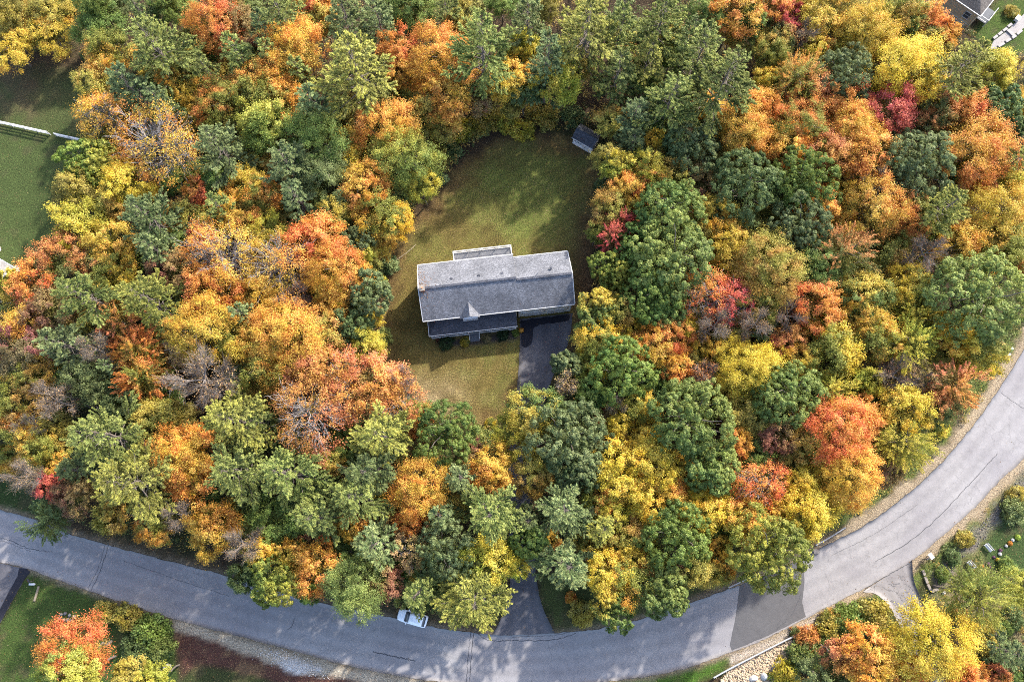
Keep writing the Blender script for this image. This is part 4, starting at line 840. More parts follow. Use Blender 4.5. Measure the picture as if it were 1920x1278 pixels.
# ------------------------------------------------------------------ the grey-roofed house (local x along the front, y to the rear)
def gable_roof(m, x0, x1, y0, y1, yr, ze, zr, th=.16):
    """two slabs"""
    m.hull([(x0, y0, ze), (x1, y0, ze), (x1, yr, zr), (x0, yr, zr)], th); m.hull([(x0, yr + .002, zr), (x1, yr + .002, zr), (x1, y1, ze), (x0, y1, ze)], th); return m
def window(parent, x, y, z, wd, ht, face='y-', nm='window', panes=2):
    """framed window on a wall; face = outward direction"""
    f = MB(); g = MB(); t = .07; dx = {'y-': (1, 0, 0, -1), 'y+': (1, 0, 0, 1), 'x-': (0, 1, -1, 0), 'x+': (0, 1, 1, 0)}[face]
    def bx(m, u, zz, wu, hz, out, dp):
        cx = x + u * dx[0] + out * dx[2]; cyy = y + u * dx[1] + out * dx[3]
        m.box((cx, cyy, zz), (wu if dx[0] else dp, wu if dx[1] else dp, hz))
    bx(f, 0, z + ht / 2 + t / 2, wd + 2 * t, t, .04, .08); bx(f, 0, z - ht / 2 - t / 2, wd + 2 * t + .1, t, .06, .12)
    for s in (-1, 1): bx(f, s * (wd / 2 + t / 2), z, t, ht - .004, .04, .078)
    bx(f, 0, z, wd - .004, .035, .036, .05)
    fr = f.build(nm, WHITE, parent); bx(g, 0, z, wd, ht, .012, .02); g.build('pane', GLASS, fr); return fr
hO = at(792, 602, 5.5); hA = math.radians(6.668)
H = empty('house', (hO[0], hO[1], 0), hA, 'cream house with grey shingle roof, long front porch and rear deck beside the driveway', 'house')
m = MB(); m.box((7.6, 4.45, 2.72), (14.2, 8.1, 5.44)); m.solid([(.5, .4, 5.44), (.5, 8.5, 5.44), (.5, 4.45, 7.8), (14.7, .4, 5.44), (14.7, 8.5, 5.44), (14.7, 4.45, 7.8)], [(0, 1, 2), (3, 5, 4), (0, 3, 4, 1), (0, 2, 5, 3), (1, 4, 5, 2)])
m.build('wall', SIDING, H)
m = MB(); m.box((19.1, 4.225, 2.7), (8.25, 7.95, 5.4)); m.solid([(14.72, .25, 5.4), (14.72, 8.2, 5.4), (14.72, 4.22, 7.6), (23.2, .25, 5.4), (23.2, 8.2, 5.4), (23.2, 4.22, 7.6)], [(0, 1, 2), (3, 5, 4), (0, 3, 4, 1), (0, 2, 5, 3), (1, 4, 5, 2)])
m.build('garage_wall', SIDING, H, )
m = MB(); gable_roof(m, .1, 15.05, 0, 9.0, 4.45, 5.5, 8.15); roof = m.build('roof', ROOF, H)
m = MB(); gable_roof(m, 15.06, 23.6, 0, 8.55, 4.22, 5.5, 7.98); roof2 = m.build('garage_roof', ROOF, H)
m = MB(); m.box((7.6, 4.45, 8.17), (14.9, .34, .07)); m.build('ridge_cap', ROOF_DK, roof)
m = MB(); m.box((19.35, 4.22, 8.0), (8.5, .34, .07)); m.build('ridge_cap', ROOF_DK, roof2)
m = MB()   # fascia, gutters and rake boards
m.box((7.6, -.05, 5.38), (15.0, .12, .2)).box((19.3, -.05, 5.37), (8.6, .12, .2)).box((7.6, 9.06, 5.38), (15.0, .1, .2)).box((19.3, 8.61, 5.37), (8.6, .1, .2))
for x_, ya, yb, za, zb in ((.06, 0, 4.45, 5.42, 8.07), (.06, 9.0, 4.45, 5.42, 8.07), (23.64, 0, 4.22, 5.42, 7.9), (23.64, 8.55, 4.22, 5.42, 7.9)):
    m.solid([(x_ - .05, ya, za - .2), (x_ + .05, ya, za - .2), (x_ + .05, ya, za + .1), (x_ - .05, ya, za + .1), (x_ - .05, yb, zb - .2), (x_ + .05, yb, zb - .2), (x_ + .05, yb, zb + .1), (x_ - .05, yb, zb + .1)], [(0, 1, 2, 3), (7, 6, 5, 4), (0, 4, 5, 1), (1, 5, 6, 2), (2, 6, 7, 3), (3, 7, 4, 0)])
m.build('fascia', WHITE, H)
m = MB(); m.box((15.05, .22, 2.7), (.16, .16, 5.3)).box((23.2, .22, 2.7), (.16, .16, 5.3)).box((14.98, .36, 2.6), (.09, .09, 5.1)); m.build('corner_board', WHITE, H)
# garage doors and windows
for cx in (17.3, 20.9):
    m = MB(); m.box((cx, .22, 1.1), (2.7, .06, 2.15)); gd = m.build('garage_door', WHITE, H)
    m = MB()
    for k in range(3): m.box((cx, .18, .55 + k * .54), (2.62, .02, .02))
    m.build('panel_line', DOORG, gd)
for cx in (17.6, 19.2, 19.75, 20.35, 21.5): window(H, cx, .25, 4.62, .9 if cx not in (19.2, 19.75, 20.35) else .52, .62)
window(H, 15.75, .25, 2.5, .6, .35)
for cx in (2.0, 4.3, 10.6, 12.6): window(H, cx, .4, 1.9, .9, 1.2)
window(H, 23.22, 4.0, 4.0, .9, 1.1, 'x+'); window(H, .5, 3.0, 4.0, .9, 1.1, 'x-'); window(H, .5, 6.0, 4.0, .9, 1.1, 'x-')
m = MB()
for cx in (15.55, 19.1, 22.75): m.box((cx, .17, 2.35), (.14, .14, .26)).cyl((cx, .17, 2.48), (cx, .17, 2.55), .09, .02)
m.build('wall_lamp', BLACK, H)
m = MB(); m.box((7.6, .36, 1.45), (.95, .06, 2.1)); fd = m.build('door', plain('dark_door', (.10, .05, .04), .5), H); m = MB(); m.cyl((7.9, .30, 1.4), (7.9, .34, 1.4), .05); m.build('handle', METAL, fd)
# porch
m = MB(); e0, e1, yf, zf, zt = .62, 14.5, -1.85, 2.75, 3.75
m.solid([(e0, yf, zf), (e1, yf, zf), (e1 + .0, .38, zt), (e0 + 1.5, .38, zt), (e0, .38, zf), (e0, yf, zf - .16), (e1, yf, zf - .16), (e1, .38, zf - .16), (e0, .38, zf - .16)],
        [(0, 1, 2, 3), (0, 3, 4), (0, 5, 6, 1), (1, 6, 7, 2), (4, 8, 5, 0), (5, 8, 7, 6), (3, 2, 7, 8, 4)])
pr = m.build('porch_roof', ROOF_DK, H)
m = MB(); m.box(((e0 + e1) / 2, yf - .04, zf - .08), (e1 - e0 + .1, .09, .15)).box((e0 - .045, -.75, zf - .08), (.08, 2.15, .15)); m.build('gutter', WHITE, pr)
m = MB(); m.box((7.6, -.72, .22), (13.6, 2.2, .42)); m.build('porch_floor', DECK, H)
m = MB()
for x_ in (.95, 3.0, 5.0, 6.72, 8.42, 10.4, 12.4, 14.2): m.box((x_, -1.68, 1.5), (.13, .13, 2.2))
m.build('porch_post', WHITE, H)
m = MB()
for a, b in ((.95, 6.72), (8.42, 14.2)):
    m.box(((a + b) / 2, -1.84, 1.25), (b - a + .16, .10, .08)).box(((a + b) / 2, -1.84, .62), (b - a, .07, .06))
    n_ = int((b - a) / .14)
    for k in range(n_): m.box((a + (k + .5) * (b - a) / n_, -1.84, .93), (.04, .04, .56))
    for k in range(int((b - a) / 1.9) + 1): m.box((a + k * (b - a) / int((b - a) / 1.9), -1.84, .8), (.12, .13, 1.1))
m.box((.78, -.7, 1.25), (.08, 2.2, .08)).box((.78, -.7, .62), (.06, 2.2, .06))
for k in range(14): m.box((.78, -1.7 + k * .15, .93), (.04, .04, .56))
m.build('porch_railing', WHITE, H)
m = MB(); m.box((7.58, -2.1, .20), (1.45, .55, .38)).box((7.58, -2.52, .13), (1.5, .3, .24)).box((7.58, -2.80, .06), (1.5, .28, .11)); st = m.build('step', STEP, H)
m = MB()
for x_ in (6.78, 8.38): m.box((x_, -2.78, .6), (.09, .09, 1.1)); m.solid([(x_ - .035, -1.85, 1.28), (x_ + .035, -1.85, 1.28), (x_ + .035, -2.78, 1.02), (x_ - .035, -2.78, 1.02), (x_ - .035, -1.85, 1.36), (x_ + .035, -1.85, 1.36), (x_ + .035, -2.78, 1.10), (x_ - .035, -2.78, 1.10)], [(0, 1, 2, 3), (7, 6, 5, 4), (0, 4, 5, 1), (1, 5, 6, 2), (2, 6, 7, 3), (3, 7, 4, 0)])
m.build('step_rail', WHITE, H)
# dormer above the entry
m = MB(); xa, xm, xb, yb_, zb_ = 5.85, 7.35, 8.85, -.35, 5.5; za = 6.75
m.hull([(xa, yb_, zb_), (xm, yb_, za), (xm, 1.85, za), (xa, .02, zb_ + .02)], .08); m.hull([(xm + .002, yb_, za), (xb, yb_, zb_), (xb, .02, zb_ + .02), (xm + .002, 1.85, za)], .08)
dm = m.build('dormer_roof', ROOF, H)
m = MB(); m.solid([(6.2, -.2, 5.35), (8.5, -.2, 5.35), (8.5, -.2, 5.6), (7.35, -.2, 6.6), (6.2, -.2, 5.6), (6.2, .6, 5.35), (8.5, .6, 5.35), (8.5, .6, 5.6), (7.35, .6, 6.6), (6.2, .6, 5.6)], [(0, 1, 2, 3, 4), (9, 8, 7, 6, 5), (0, 5, 6, 1), (1, 6, 7, 2), (2, 7, 8, 3), (3, 8, 9, 4), (4, 9, 5, 0)])
m.box((7.35, -.02, 4.6), (2.3, .7, 1.5)); m.build('dormer_wall', SIDING_W, H)
for k in (-.72, 0, .72): window(H, 7.35 + k, -.38, 4.85, .5 if k else .7, .75)
# chimney, vents
m = MB(); m.box((.72, 4.3, 8.0), (.62, .75, 1.8)); ch = m.build('chimney', BRICK, H)
m = MB(); m.box((.72, 4.3, 8.93), (.78, .9, .08)); m.build('cap', STONE, ch); m = MB(); m.cyl((.72, 4.3, 8.95), (.72, 4.3, 9.2), .13, .11, 10); m.build('flue', plain('clay_flue', (.45, .2, .1)), ch)
for x_, y_ in ((3.6, 4.9), (12.2, 5.2), (18.4, 4.9)):
    m = MB(); zz = 5.5 + 2.65 * (9 - y_) / 4.55; m.cyl((x_, y_, zz - .2), (x_, y_, zz + .4), .055, .055, 8); m.build('vent_pipe', DOORG, roof)
for x_, y_ in ((5.2, 5.6), (9.4, 5.6), (13.0, 5.6), (20.5, 5.5)):
    m = MB(); zz = 5.5 + 2.65 * (9 - y_) / 4.55; m.box((x_, y_, zz + .05), (.36, .36, .14), bev=.02); m.build('roof_vent', ROOF_DK, roof)
# rear deck
m = MB(); n_ = 17
for k in range(n_): m.box((10.35, 9.05 + .07 + k * .13, 2.66), (9.35, .12, .05))
m.box((10.35, 10.1, 2.5), (9.3, 2.1, .2)); dk = m.build('deck_floor', DECK, H)
m = MB()
for x_ in (5.8, 8.1, 10.35, 12.6, 14.9): m.box((x_, 11.12, 1.85), (.14, .14, 3.7))
m.build('deck_post', WHITE, H)
m = MB(); m.box((10.35, 11.17, 3.64), (9.4, .14, .09)).box((10.35, 11.15, 2.83), (9.3, .1, .12))
for s in (5.74, 14.96): m.box((s, 10.15, 3.64), (.14, 2.1, .09)).box((s, 10.15, 2.83), (.1, 2.1, .08))
for k in range(78): m.box((5.85 + k * .117, 11.15, 3.22), (.035, .035, .76))
for k in range(17):
    for s in (5.74, 14.96): m.box((s, 9.2 + k * .12, 3.22), (.035, .035, .76))
m.build('deck_railing', WHITE, H)
m = MB(); m.box((17.2, .45, .02), (.01, .01, .01)); bpy.data.objects.remove(m.build('scrap', WHITE))

# ------------------------------------------------------------------ shed
sa = Vector(at(1073.3, 258.2, 2.3)); sb_ = Vector(at(1110.4, 278.9, 2.3)); ang = math.atan2(sb_.y - sa.y, sb_.x - sa.x); L_ = (sb_ - sa).length; D_ = 2.9
S = empty('shed', (sa.x, sa.y, 0), ang, 'small white garden shed with dark gambrel roof at the back lawn corner', 'shed')
m = MB(); m.solid([(.1, .15, 0), (L_ - .1, .15, 0), (L_ - .1, D_ - .15, 0), (.1, D_ - .15, 0), (.1, .15, 2.3), (L_ - .1, .15, 2.3), (L_ - .1, D_ - .15, 2.3), (.1, D_ - .15, 2.3), (.1, D_ / 2, 3.25), (L_ - .1, D_ / 2, 3.25)], [(3, 2, 1, 0), (0, 1, 5, 4), (2, 3, 7, 6), (1, 2, 6, 9, 5), (3, 0, 4, 8, 7), (4, 5, 9, 8), (7, 8, 9, 6)])
m.build('wall', SIDING_W, S)
m = MB(); y1_ = .62; z1_ = 2.95; zr_ = 3.35
for ya, za_, yb, zb2 in ((-.02, 2.25, y1_, z1_), (y1_, z1_, D_ / 2, zr_), (D_ / 2, zr_, D_ - y1_, z1_), (D_ - y1_, z1_, D_ + .02, 2.25)):
    m.hull([(-.08, ya, za_), (L_ + .08, ya, za_), (L_ + .08, yb, zb2), (-.08, yb, zb2)], .06)
sr = m.build('roof', ROOF_DK, S); m = MB(); m.box((L_ / 2, D_ / 2, zr_ + .02), (L_ + .1, .2, .05)); m.build('ridge_cap', plain('ridge_dark', (.03, .03, .035)), sr)
m = MB(); m.box((L_ / 2, -.05, 2.2), (L_ + .2, .06, .12)); m.build('fascia', WHITE, S)
m = MB(); m.box((2.5, .12, 1.0), (1.3, .05, 1.85)); d_ = m.build('door', WHITE, S); m = MB(); m.box((2.5, .09, 1.0), (.03, .02, 1.8)).box((2.4, .08, 1.0), (.04, .04, .2)); m.build('handle', BLACK, d_)
for k in (.62, 1.12, 1.62): window(S, k, .15, 1.62, .36, .5)
m = MB(); m.box((L_ / 2, D_ / 2, .03), (L_ - .1, D_ - .2, .1)); m.build('skid', WOOD, S)

# ------------------------------------------------------------------ tan house, upper right
ZE = 6.0; hc = at(1839, 30, ZE); a2 = math.atan2(.64, -.77)
T2 = empty('house', (hc[0], hc[1], 0), a2, 'tan shingled house with brown hip roof and two garage doors beside a stone path', 'house')
# local: +x runs up-left along the garage front, -y runs to the right (into the house)
m = MB(); m.box((7.3, -6.25, 2.95), (14.0, 12.1, 5.9)); m.build('wall', TAN, T2)
m = MB(); m.solid([(0, 0, 5.92), (14.6, 0, 5.92), (14.6, -12.6, 5.92), (0, -12.6, 5.92), (6.3, -6.3, 9.2), (8.3, -6.3, 9.2)], [(0, 1, 5, 4), (1, 2, 5), (2, 3, 4, 5), (3, 0, 4), (3, 2, 1, 0)])
m.build('roof', ROOF_BR, T2)
m = MB(); m.box((7.3, .04, 5.87), (14.7, .1, .16)).box((-.04, -6.3, 5.87), (.1, 12.7, .16)); m.build('gutter', WHITE, T2)
m = MB(); m.box((.32, -.17, 2.9), (.2, .16, 5.7)).box((7.3, -.15, 2.75), (13.7, .1, .14)); m.build('trim', plain('tan_trim', (.5, .45, .36)), T2)
for cx in (2.35, 6.0, 9.6):
    m = MB(); m.box((cx, -.16, 1.12), (2.75, .08, 2.2)); gd = m.build('garage_door', DOORG, T2)
    m = MB(); m.box((cx, -.12, 2.28), (3.0, .1, .12))
    for s in (-1.42, 1.42): m.box((cx + s, -.12, 1.12), (.12, .1, 2.2))
    m.build('frame', plain('door_trim', (.5, .47, .42)), gd)
    m = MB()
    for k in range(3): m.box((cx, -.11, .55 + k * .55), (2.7, .02, .03))
    m.build('panel_line', BLACK, gd)
for cx in (1.75, 7.0, 11.5): window(T2, cx, -.2, 4.3, .95, 1.35, 'y+')
m = MB(); m.box((-.95, -5.4, .9), (1.9, 3.0, .12)); pf = m.build('porch_floor', STEP, T2)
m = MB()
for y_ in (-3.9, -5.4, -6.9): m.box((-1.85, y_, 1.0), (.14, .14, 2.0))
for z_ in (1.25, 1.95): m.box((-1.85, -5.4, z_), (.08, 3.0, .08)).box((-.95, -3.9, z_), (1.8, .08, .08))
for k in range(16): m.box((-1.85, -4.0 - k * .18, 1.6), (.035, .035, .66))
for k in range(9): m.box((-.2 - k * .19, -3.9, 1.6), (.035, .035, .66))
m.build('porch_railing', WHITE, T2)
# edging stones and steps along the gravel path
def stone_thing(name, loc, size, rz, mat, label, cat, group=None, seed=0, sub=2):
    bm = bmesh.new(); bmesh.ops.create_icosphere(bm, subdivisions=sub, radius=.5)
    r = random.Random(seed)
    ph = [r.uniform(0, 6) for _ in range(4)]
    for v in bm.verts:
        c = v.co; k = 1 + .14 * math.sin(3 * c.x * 2 + ph[0]) + .12 * math.sin(7 * c.y + ph[1]) + .10 * math.sin(6 * c.z + ph[2] + 3 * c.x) + r.uniform(-.05, .05)
        v.co = Vector((c.x * k * size[0], c.y * k * size[1], max(c.z * k, -.3) * size[2]))
    me = bpy.data.meshes.new(name); bm.to_mesh(me); bm.free(); me.materials.append(mat)
    o = meobj(name, me); o.location = loc; o.rotation_euler = (0, 0, rz); tag(o, label, cat, group); return o
def block(name, p0, p1, wd, ht, mat, label, cat, group=None):
    a, b = Vector(at(*p0)), Vector(at(*p1)); m = MB(); m.box((0, 0, ht / 2), ((b - a).length * .94, wd, ht), bev=.03)
    o = m.build(name, mat); o.location = ((a.x + b.x) / 2, (a.y + b.y) / 2, 0.02); o.rotation_euler = (0, 0, math.atan2(b.y - a.y, b.x - a.x)); return tag(o, label, cat, group)
eds = [((1861, 74), (1869, 68), 'upper side, lowest block of its row'), ((1870, 67), (1878, 61), 'upper side, second block from the lower end'), ((1879, 60), (1887, 54), 'upper side, third block from the lower end'), ((1888, 52), (1896, 46), 'upper side, touching the white box'),
       ((1870, 89), (1882, 82), 'lower side, nearest the trees'), ((1884, 80), (1894, 74), 'lower side, second from the trees'), ((1896, 73), (1904, 68), 'lower side, beside the step end'), ((1905, 66), (1915, 58), 'lower side, nearest the photo edge')]
for p0, p1, wh in eds: block('edging_stone', p0, p1, .45, .28, CONC, 'pale edging block along the gravel path, ' + wh, 'stone', 'edging blocks of the gravel path')
block('step_stone', (1887, 57), (1900, 69), .5, .26, CONC, 'pale stone step laid across the gravel path by the tan house', 'step')
bx_ = at(1905, 38); m = MB(); m.box((0, 0, .35), (.9, .7, .6), bev=.04).box((0, 0, .68), (1.0, .8, .08), bev=.02); o = m.build('deck_box', WHITE); o.location = (bx_[0], bx_[1], .02); o.rotation_euler = (0, 0, .9); tag(o, 'white storage box at the top of the gravel path', 'box')

# ------------------------------------------------------------------ pale house, left edge
hc = at(27, 502, 5.2); a3 = math.atan2(.49, -.87)
T3 = empty('house', (hc[0], hc[1], 0), a3, 'pale house corner with beige roof and skylight at the left edge', 'house')
m = MB(); m.box((6.2, 4.6, 2.55), (11.6, 8.4, 5.1)); m.build('wall', SIDING_W, T3)
m = MB(); gable_roof(m, 0, 12.4, 0, 9.2, 4.6, 5.2, 7.6, .18); m.build('roof', ROOF_BEIGE, T3)
m = MB(); m.box((6.2, -.05, 5.15), (12.5, .12, .2)); m.solid([(-.1, -.05, 5.05), (0, -.05, 5.05), (0, -.05, 5.27), (-.1, -.05, 5.27), (-.1, 4.6, 7.45), (0, 4.6, 7.45), (0, 4.6, 7.67), (-.1, 4.6, 7.67)], [(0, 1, 2, 3), (7, 6, 5, 4), (0, 4, 5, 1), (1, 5, 6, 2), (2, 6, 7, 3), (3, 7, 4, 0)]); m.build('fascia', WHITE, T3)
m = MB()
def onroof(x, y, up=0.06): return (x, y, 5.2 + y * 2.4 / 4.6 + up)
m.hull([onroof(1.5, 1.2, .12), onroof(2.5, 1.2, .12), onroof(2.5, 2.2, .12), onroof(1.5, 2.2, .12)], .12); sk = m.build('skylight', WHITE, T3)
m = MB(); m.hull([onroof(1.62, 1.32, .135), onroof(2.38, 1.32, .135), onroof(2.38, 2.08, .135), onroof(1.62, 2.08, .135)], .02); m.build('pane', GLASS, sk)
m = MB(); m.box((.5, 2.6, 6.9), (.7, .9, 1.3)); m.build('chimney', DOORG, T3)
stone_thing('boulder', (*at(32, 507), .3), (2.0, 1.4, 1.1), .4, STONE_W, 'pale rounded boulder off the corner of the pale house', 'boulder', seed=4)
x, y = at(-1, 468); m = MB(); m.cyl((0, 0, 0), (0, 0, .7), .06, .06, 8).cyl((0, 0, .7), (0, 0, .75), .6, .6, 20).cyl((0, 0, 0), (0, 0, .05), .3, .25, 14); o = m.build('garden_table', WHITE); o.location = (x, y, 0.02); tag(o, 'round white garden table at the left edge above the pale house', 'table')

# ------------------------------------------------------------------ white vinyl fence
def fence(px0, px1, nseg, label):
    a, b = Vector(at(*px0)), Vector(at(*px1)); L = (b - a).length; F_ = empty('fence', (a.x, a.y, 0), math.atan2(b.y - a.y, b.x - a.x), label, 'fence', 'white fences on the left-hand lawn')
    for k in range(nseg + 1):
        x = L * k / nseg; m = MB(); m.box((x, 0, .62), (.13, .13, 1.24)).cyl((x, 0, 1.24), (x, 0, 1.33), .1, .01, 4); m.build('post', WHITE, F_)
    m = MB()
    for k in range(nseg):
        x0_, x1_ = L * k / nseg + .07, L * (k + 1) / nseg - .07
        for z in (.3, .68, 1.06): m.box(((x0_ + x1_) / 2, 0, z), (x1_ - x0_, .06, .15))
        m.box(((x0_ + x1_) / 2, 0, 1.17), (x1_ - x0_, .2, .04))
    m.build('rail', WHITE, F_)
fence((-45, 222), (95, 253), 6, 'long white rail fence crossing the left-hand lawn from the photo edge')
fence((108, 256), (190, 274), 3, 'short white rail fence running into the trees right of the gap')

# ------------------------------------------------------------------ white car
ca, cb = Vector(at(749, 1149)), Vector(at(800, 1164)); cc = (ca + cb) / 2; CAR = empty('parked_car', (cc.x, cc.y, 0), math.atan2((ca - cb).y, (ca - cb).x), 'white car parked on the grass verge under the pines', 'car')
def loft(secs, mat, name, parent, smooth=True, close=True):
    """secs: list of rings of equal length"""
    m = MB(); R_ = [[m.bm.verts.new(p) for p in s] for s in secs]; n = len(secs[0])
    for a, b in zip(R_[:-1], R_[1:]):
        for i in range(n): m.bm.faces.new((a[i], a[(i + 1) % n], b[(i + 1) % n], b[i]))
    m.bm.faces.new(R_[0]); m.bm.faces.new(R_[-1][::-1]); return m.build(name, mat, parent, smooth)
def ring(x, hw, z0, z1, rnd=.12):
    return [(x, -hw, z0), (x, -hw, z1 - rnd), (x, -hw + rnd, z1 - rnd * .3), (x, -hw * .45, z1), (x, hw * .45, z1), (x, hw - rnd, z1 - rnd * .3), (x, hw, z1 - rnd), (x, hw, z0)]
body = loft([ring(-2.25, .70, .40, .72), ring(-2.18, .82, .30, .92), ring(-1.7, .90, .26, .98), ring(-.5, .92, .24, .98), ring(.6, .92, .24, .98), ring(1.0, .91, .24, 1.0), ring(1.7, .88, .26, .90), ring(2.1, .80, .3, .80), ring(2.24, .66, .4, .68)], PAINTW, 'body', CAR)
cabin = loft([ring(-2.0, .74, .9, 1.02), ring(-1.55, .70, .9, 1.40), ring(-1.0, .69, .9, 1.46), ring(.2, .69, .9, 1.46), ring(.45, .70, .9, 1.40), ring(1.12, .78, .88, 1.0)], GLASS, 'window', CAR)
rf = loft([[(x, -hw, z - .02), (x, -hw * .5, z + .015), (x, hw * .5, z + .015), (x, hw, z - .02), (x, hw, z - .09), (x, -hw, z - .09)] for x, hw, z in ((-1.62, .69, 1.40), (-1.3, .72, 1.475), (-.4, .73, 1.49), (.15, .72, 1.475), (.42, .69, 1.42))], PAINTW, 'roof', CAR)
m = MB()
for s in (-1, 1): m.box((-.05, s * .745, 1.2), (.08, .03, .44)).box((-1.0, s * .745, 1.2), (.08, .03, .44)); m.box((.72, s * .99, 1.0), (.14, .2, .13), bev=.02)
m.build('mirror', PAINTW, CAR)
for x_ in (-1.38, 1.36):
    for s in (-1, 1):
        m = MB(); m.cyl((x_, s * .70, .32), (x_, s * .92, .32), .32, .32, 20); wh = m.build('wheel', RUBBER, CAR); m = MB(); m.cyl((x_, s * .90, .32), (x_, s * .935, .32), .2, .17, 12); m.build('rim', METAL, wh)
for s in (-1, 1):
    m = MB(); m.box((2.1, s * .58, .68), (.2, .3, .12), bev=.03); m.build('headlight', GLASS, CAR); m = MB(); m.box((-2.17, s * .66, .78), (.1, .26, .14), bev=.02); m.build('tail_light', REDP, CAR)
m = MB(); m.box((-2.24, 0, .42), (.1, 1.5, .14)).box((2.22, 0, .42), (.1, 1.3, .16)); m.build('bumper', BLACK, CAR)
m = MB(); m.box((1.08, 0, .985), (.05, 1.3, .02)); m.build('wiper', BLACK, CAR)

# ------------------------------------------------------------------ guard rails
def guardrail(pts, h, label, npost, mat=METAL, wood_to=0.0):
    P = smooth_line(toworld(pts), 60); o0 = P[0]; G_ = empty('guardrail', (o0[0], o0[1], 0), 0, label, 'guardrail', 'guardrails of the road')
    P = P - o0; T = np.gradient(P, axis=0); T /= np.linalg.norm(T, axis=1, keepdims=True); N = np.stack([-T[:, 1], T[:, 0]], 1)
    prof = [(.0, h - .31), (.07, h - .27), (.07, h - .21), (.015, h - .155), (.07, h - .10), (.07, h - .04), (0, h), (-.08, h), (-.08, h - .31)]
    secs = [[(p[0] + n[0] * a, p[1] + n[1] * a, z) for a, z in prof] for p, n in zip(P, N)]
    loft(secs, mat, 'rail', G_, False)
    for i in np.linspace(1, 58, npost).astype(int):
        q = P[i] - N[i] * .16; m = MB(); m.box((q[0], q[1], h / 2), (.16, .16, h + .02), rz=math.atan2(T[i][1], T[i][0])); m.build('post', WOOD, G_)
guardrail([(1336, 1268), (1372, 1248), (1440, 1213), (1500, 1183), (1558, 1152)], .78, 'long pale guardrail above the stone slope beside the outer road edge', 11)
guardrail([(1364, 1100), (1392, 1087), (1420, 1075)], .7, 'short guardrail under the oak on the inner road edge', 4)
guardrail([(1527, 1021), (1555, 1005), (1582, 988)], .7, 'short guardrail on the inner bend right of the large lime oak', 4)

# ------------------------------------------------------------------ boulders and stones
for k, (px, py, sx, sy, ang, lb) in enumerate(((1411, 1270, 1.3, .9, .3, 'white angular boulder at the bottom edge, left of its twin'), (1432, 1267, 1.25, 1.0, .8, 'white angular boulder at the bottom edge, right of its twin'), (1459, 1241, 1.0, .75, .5, 'white boulder at the top of the stone slope by the yellow bush'), (1450, 1252, 1.1, .7, 1.0, 'pinkish boulder between the white ones on the stone slope'))):
    x, y = at(px, py); stone_thing('boulder', (x, y, .2), (sx, sy, .9), ang, STONE_W if k != 3 else STONE, lb, 'boulder', 'boulders below the guardrail', 20 + k)
x, y = at(314, 1250); stone_thing('boulder', (x, y, .25), (1.1, 1.1, .9), 0, STONE_W, 'single pale round boulder beside the reddish mulch bed', 'boulder', seed=31)
x, y = at(1865, 1186); stone_thing('boulder', (x, y, .4), (1.7, 2.1, 1.2), .3, STONE, 'large brown flat boulder under the yellow tree at right', 'boulder', seed=33)
x, y = at(1528, 1034); stone_thing('boulder', (x, y, .2), (1.5, .9, .8), .2, STONE_G, 'grey boulder at the road edge by the large lime oak', 'boulder', seed=35)
x, y = at(1769, 1111); stone_thing('boulder', (x, y, .12), (.6, .5, .45), .2, STONE_W, 'little white stone left of the yellow tree by the side lane', 'stone', seed=36)
rp = [(116, 1151, 'top left of the pile'), (123, 1149, 'top, second from left'), (131, 1153, 'topmost right'), (139, 1155, 'rightmost of the pile'), (113, 1159, 'leftmost low stone'), (121, 1161, 'bottom, second from left'), (128, 1161, 'bottom middle, reddish'), (135, 1162, 'bottom right')]
for k, (px, py, lb) in enumerate(rp):
    x, y = at(px, py); stone_thing('rock', (x, y, .12), (.62, .5, .5), k * .7, STONE_G if k % 3 else STONE, 'grey field stone by the orange maple, ' + lb, 'rock', 'pile of field stones on the lawn', 50 + k, 1)
# riprap on the slope: countless small stones
rng = np.random.default_rng(4); pts = []
bx0, by0 = at(1340, 1290); bx1, by1 = at(1500, 1185)
ico = bmesh.new(); bmesh.ops.create_icosphere(ico, subdivisions=1, radius=.5); IV = np.array([v.co[:] for v in ico.verts]); IF = np.array([[v.index for v in f.verts] for f in ico.faces]); ico.free()
X = rng.uniform(bx0, bx1, 9000); Y = rng.uniform(by0 - 2, by1 + 1, 9000); k = poly_sd(X, Y, toworld(P_RIPRAP)) > -.2; X, Y = X[k][:3200], Y[k][:3200]; n = len(X)
def stones(name, X, Y, smin, smax, mat, label):
    n = len(X); S_ = rng.uniform(smin, smax, (n, 1, 1)) * rng.uniform(.6, 1.2, (n, 1, 3)); V = IV[None] * S_ * rng.uniform(.8, 1.2, (n, len(IV), 1)); a = rng.uniform(0, 6.28, n)[:, None]
    V = np.stack([V[..., 0] * np.cos(a) - V[..., 1] * np.sin(a) + X[:, None], V[..., 0] * np.sin(a) + V[..., 1] * np.cos(a) + Y[:, None], V[..., 2] + S_[:, :, 2] * .2], -1).reshape(-1, 3)
    F = (IF[None] + (np.arange(n) * len(IV))[:, None, None]).reshape(-1, 3); me = np_mesh(name, V, F, mat); return tag(meobj(name, me), label, 'stones', kind='stuff')
stones('riprap_stones', X, Y, .18, .42, plain('tan_riprap', (.40, .30, .20), .9, .4, 1.5), 'tan broken stones covering the slope below the guardrail')
X = rng.normal(*(at(548, 1240)[0], 2.2), 700); Y = np.array([at(548, 1242)[1]] * 700) - (X - at(548, 1242)[0]) * .32 + rng.normal(0, .55, 700)
stones('gravel_stones', X, Y, .08, .2, STONE_W, 'white loose stones spilled beside the road and mulch bed')
gp = toworld(P_GRAVEL); X = rng.uniform(60, 95, 16000); Y = rng.uniform(-20, 25, 16000); k = poly_sd(X, Y, gp) > 0; X, Y = X[k][:2600], Y[k][:2600]
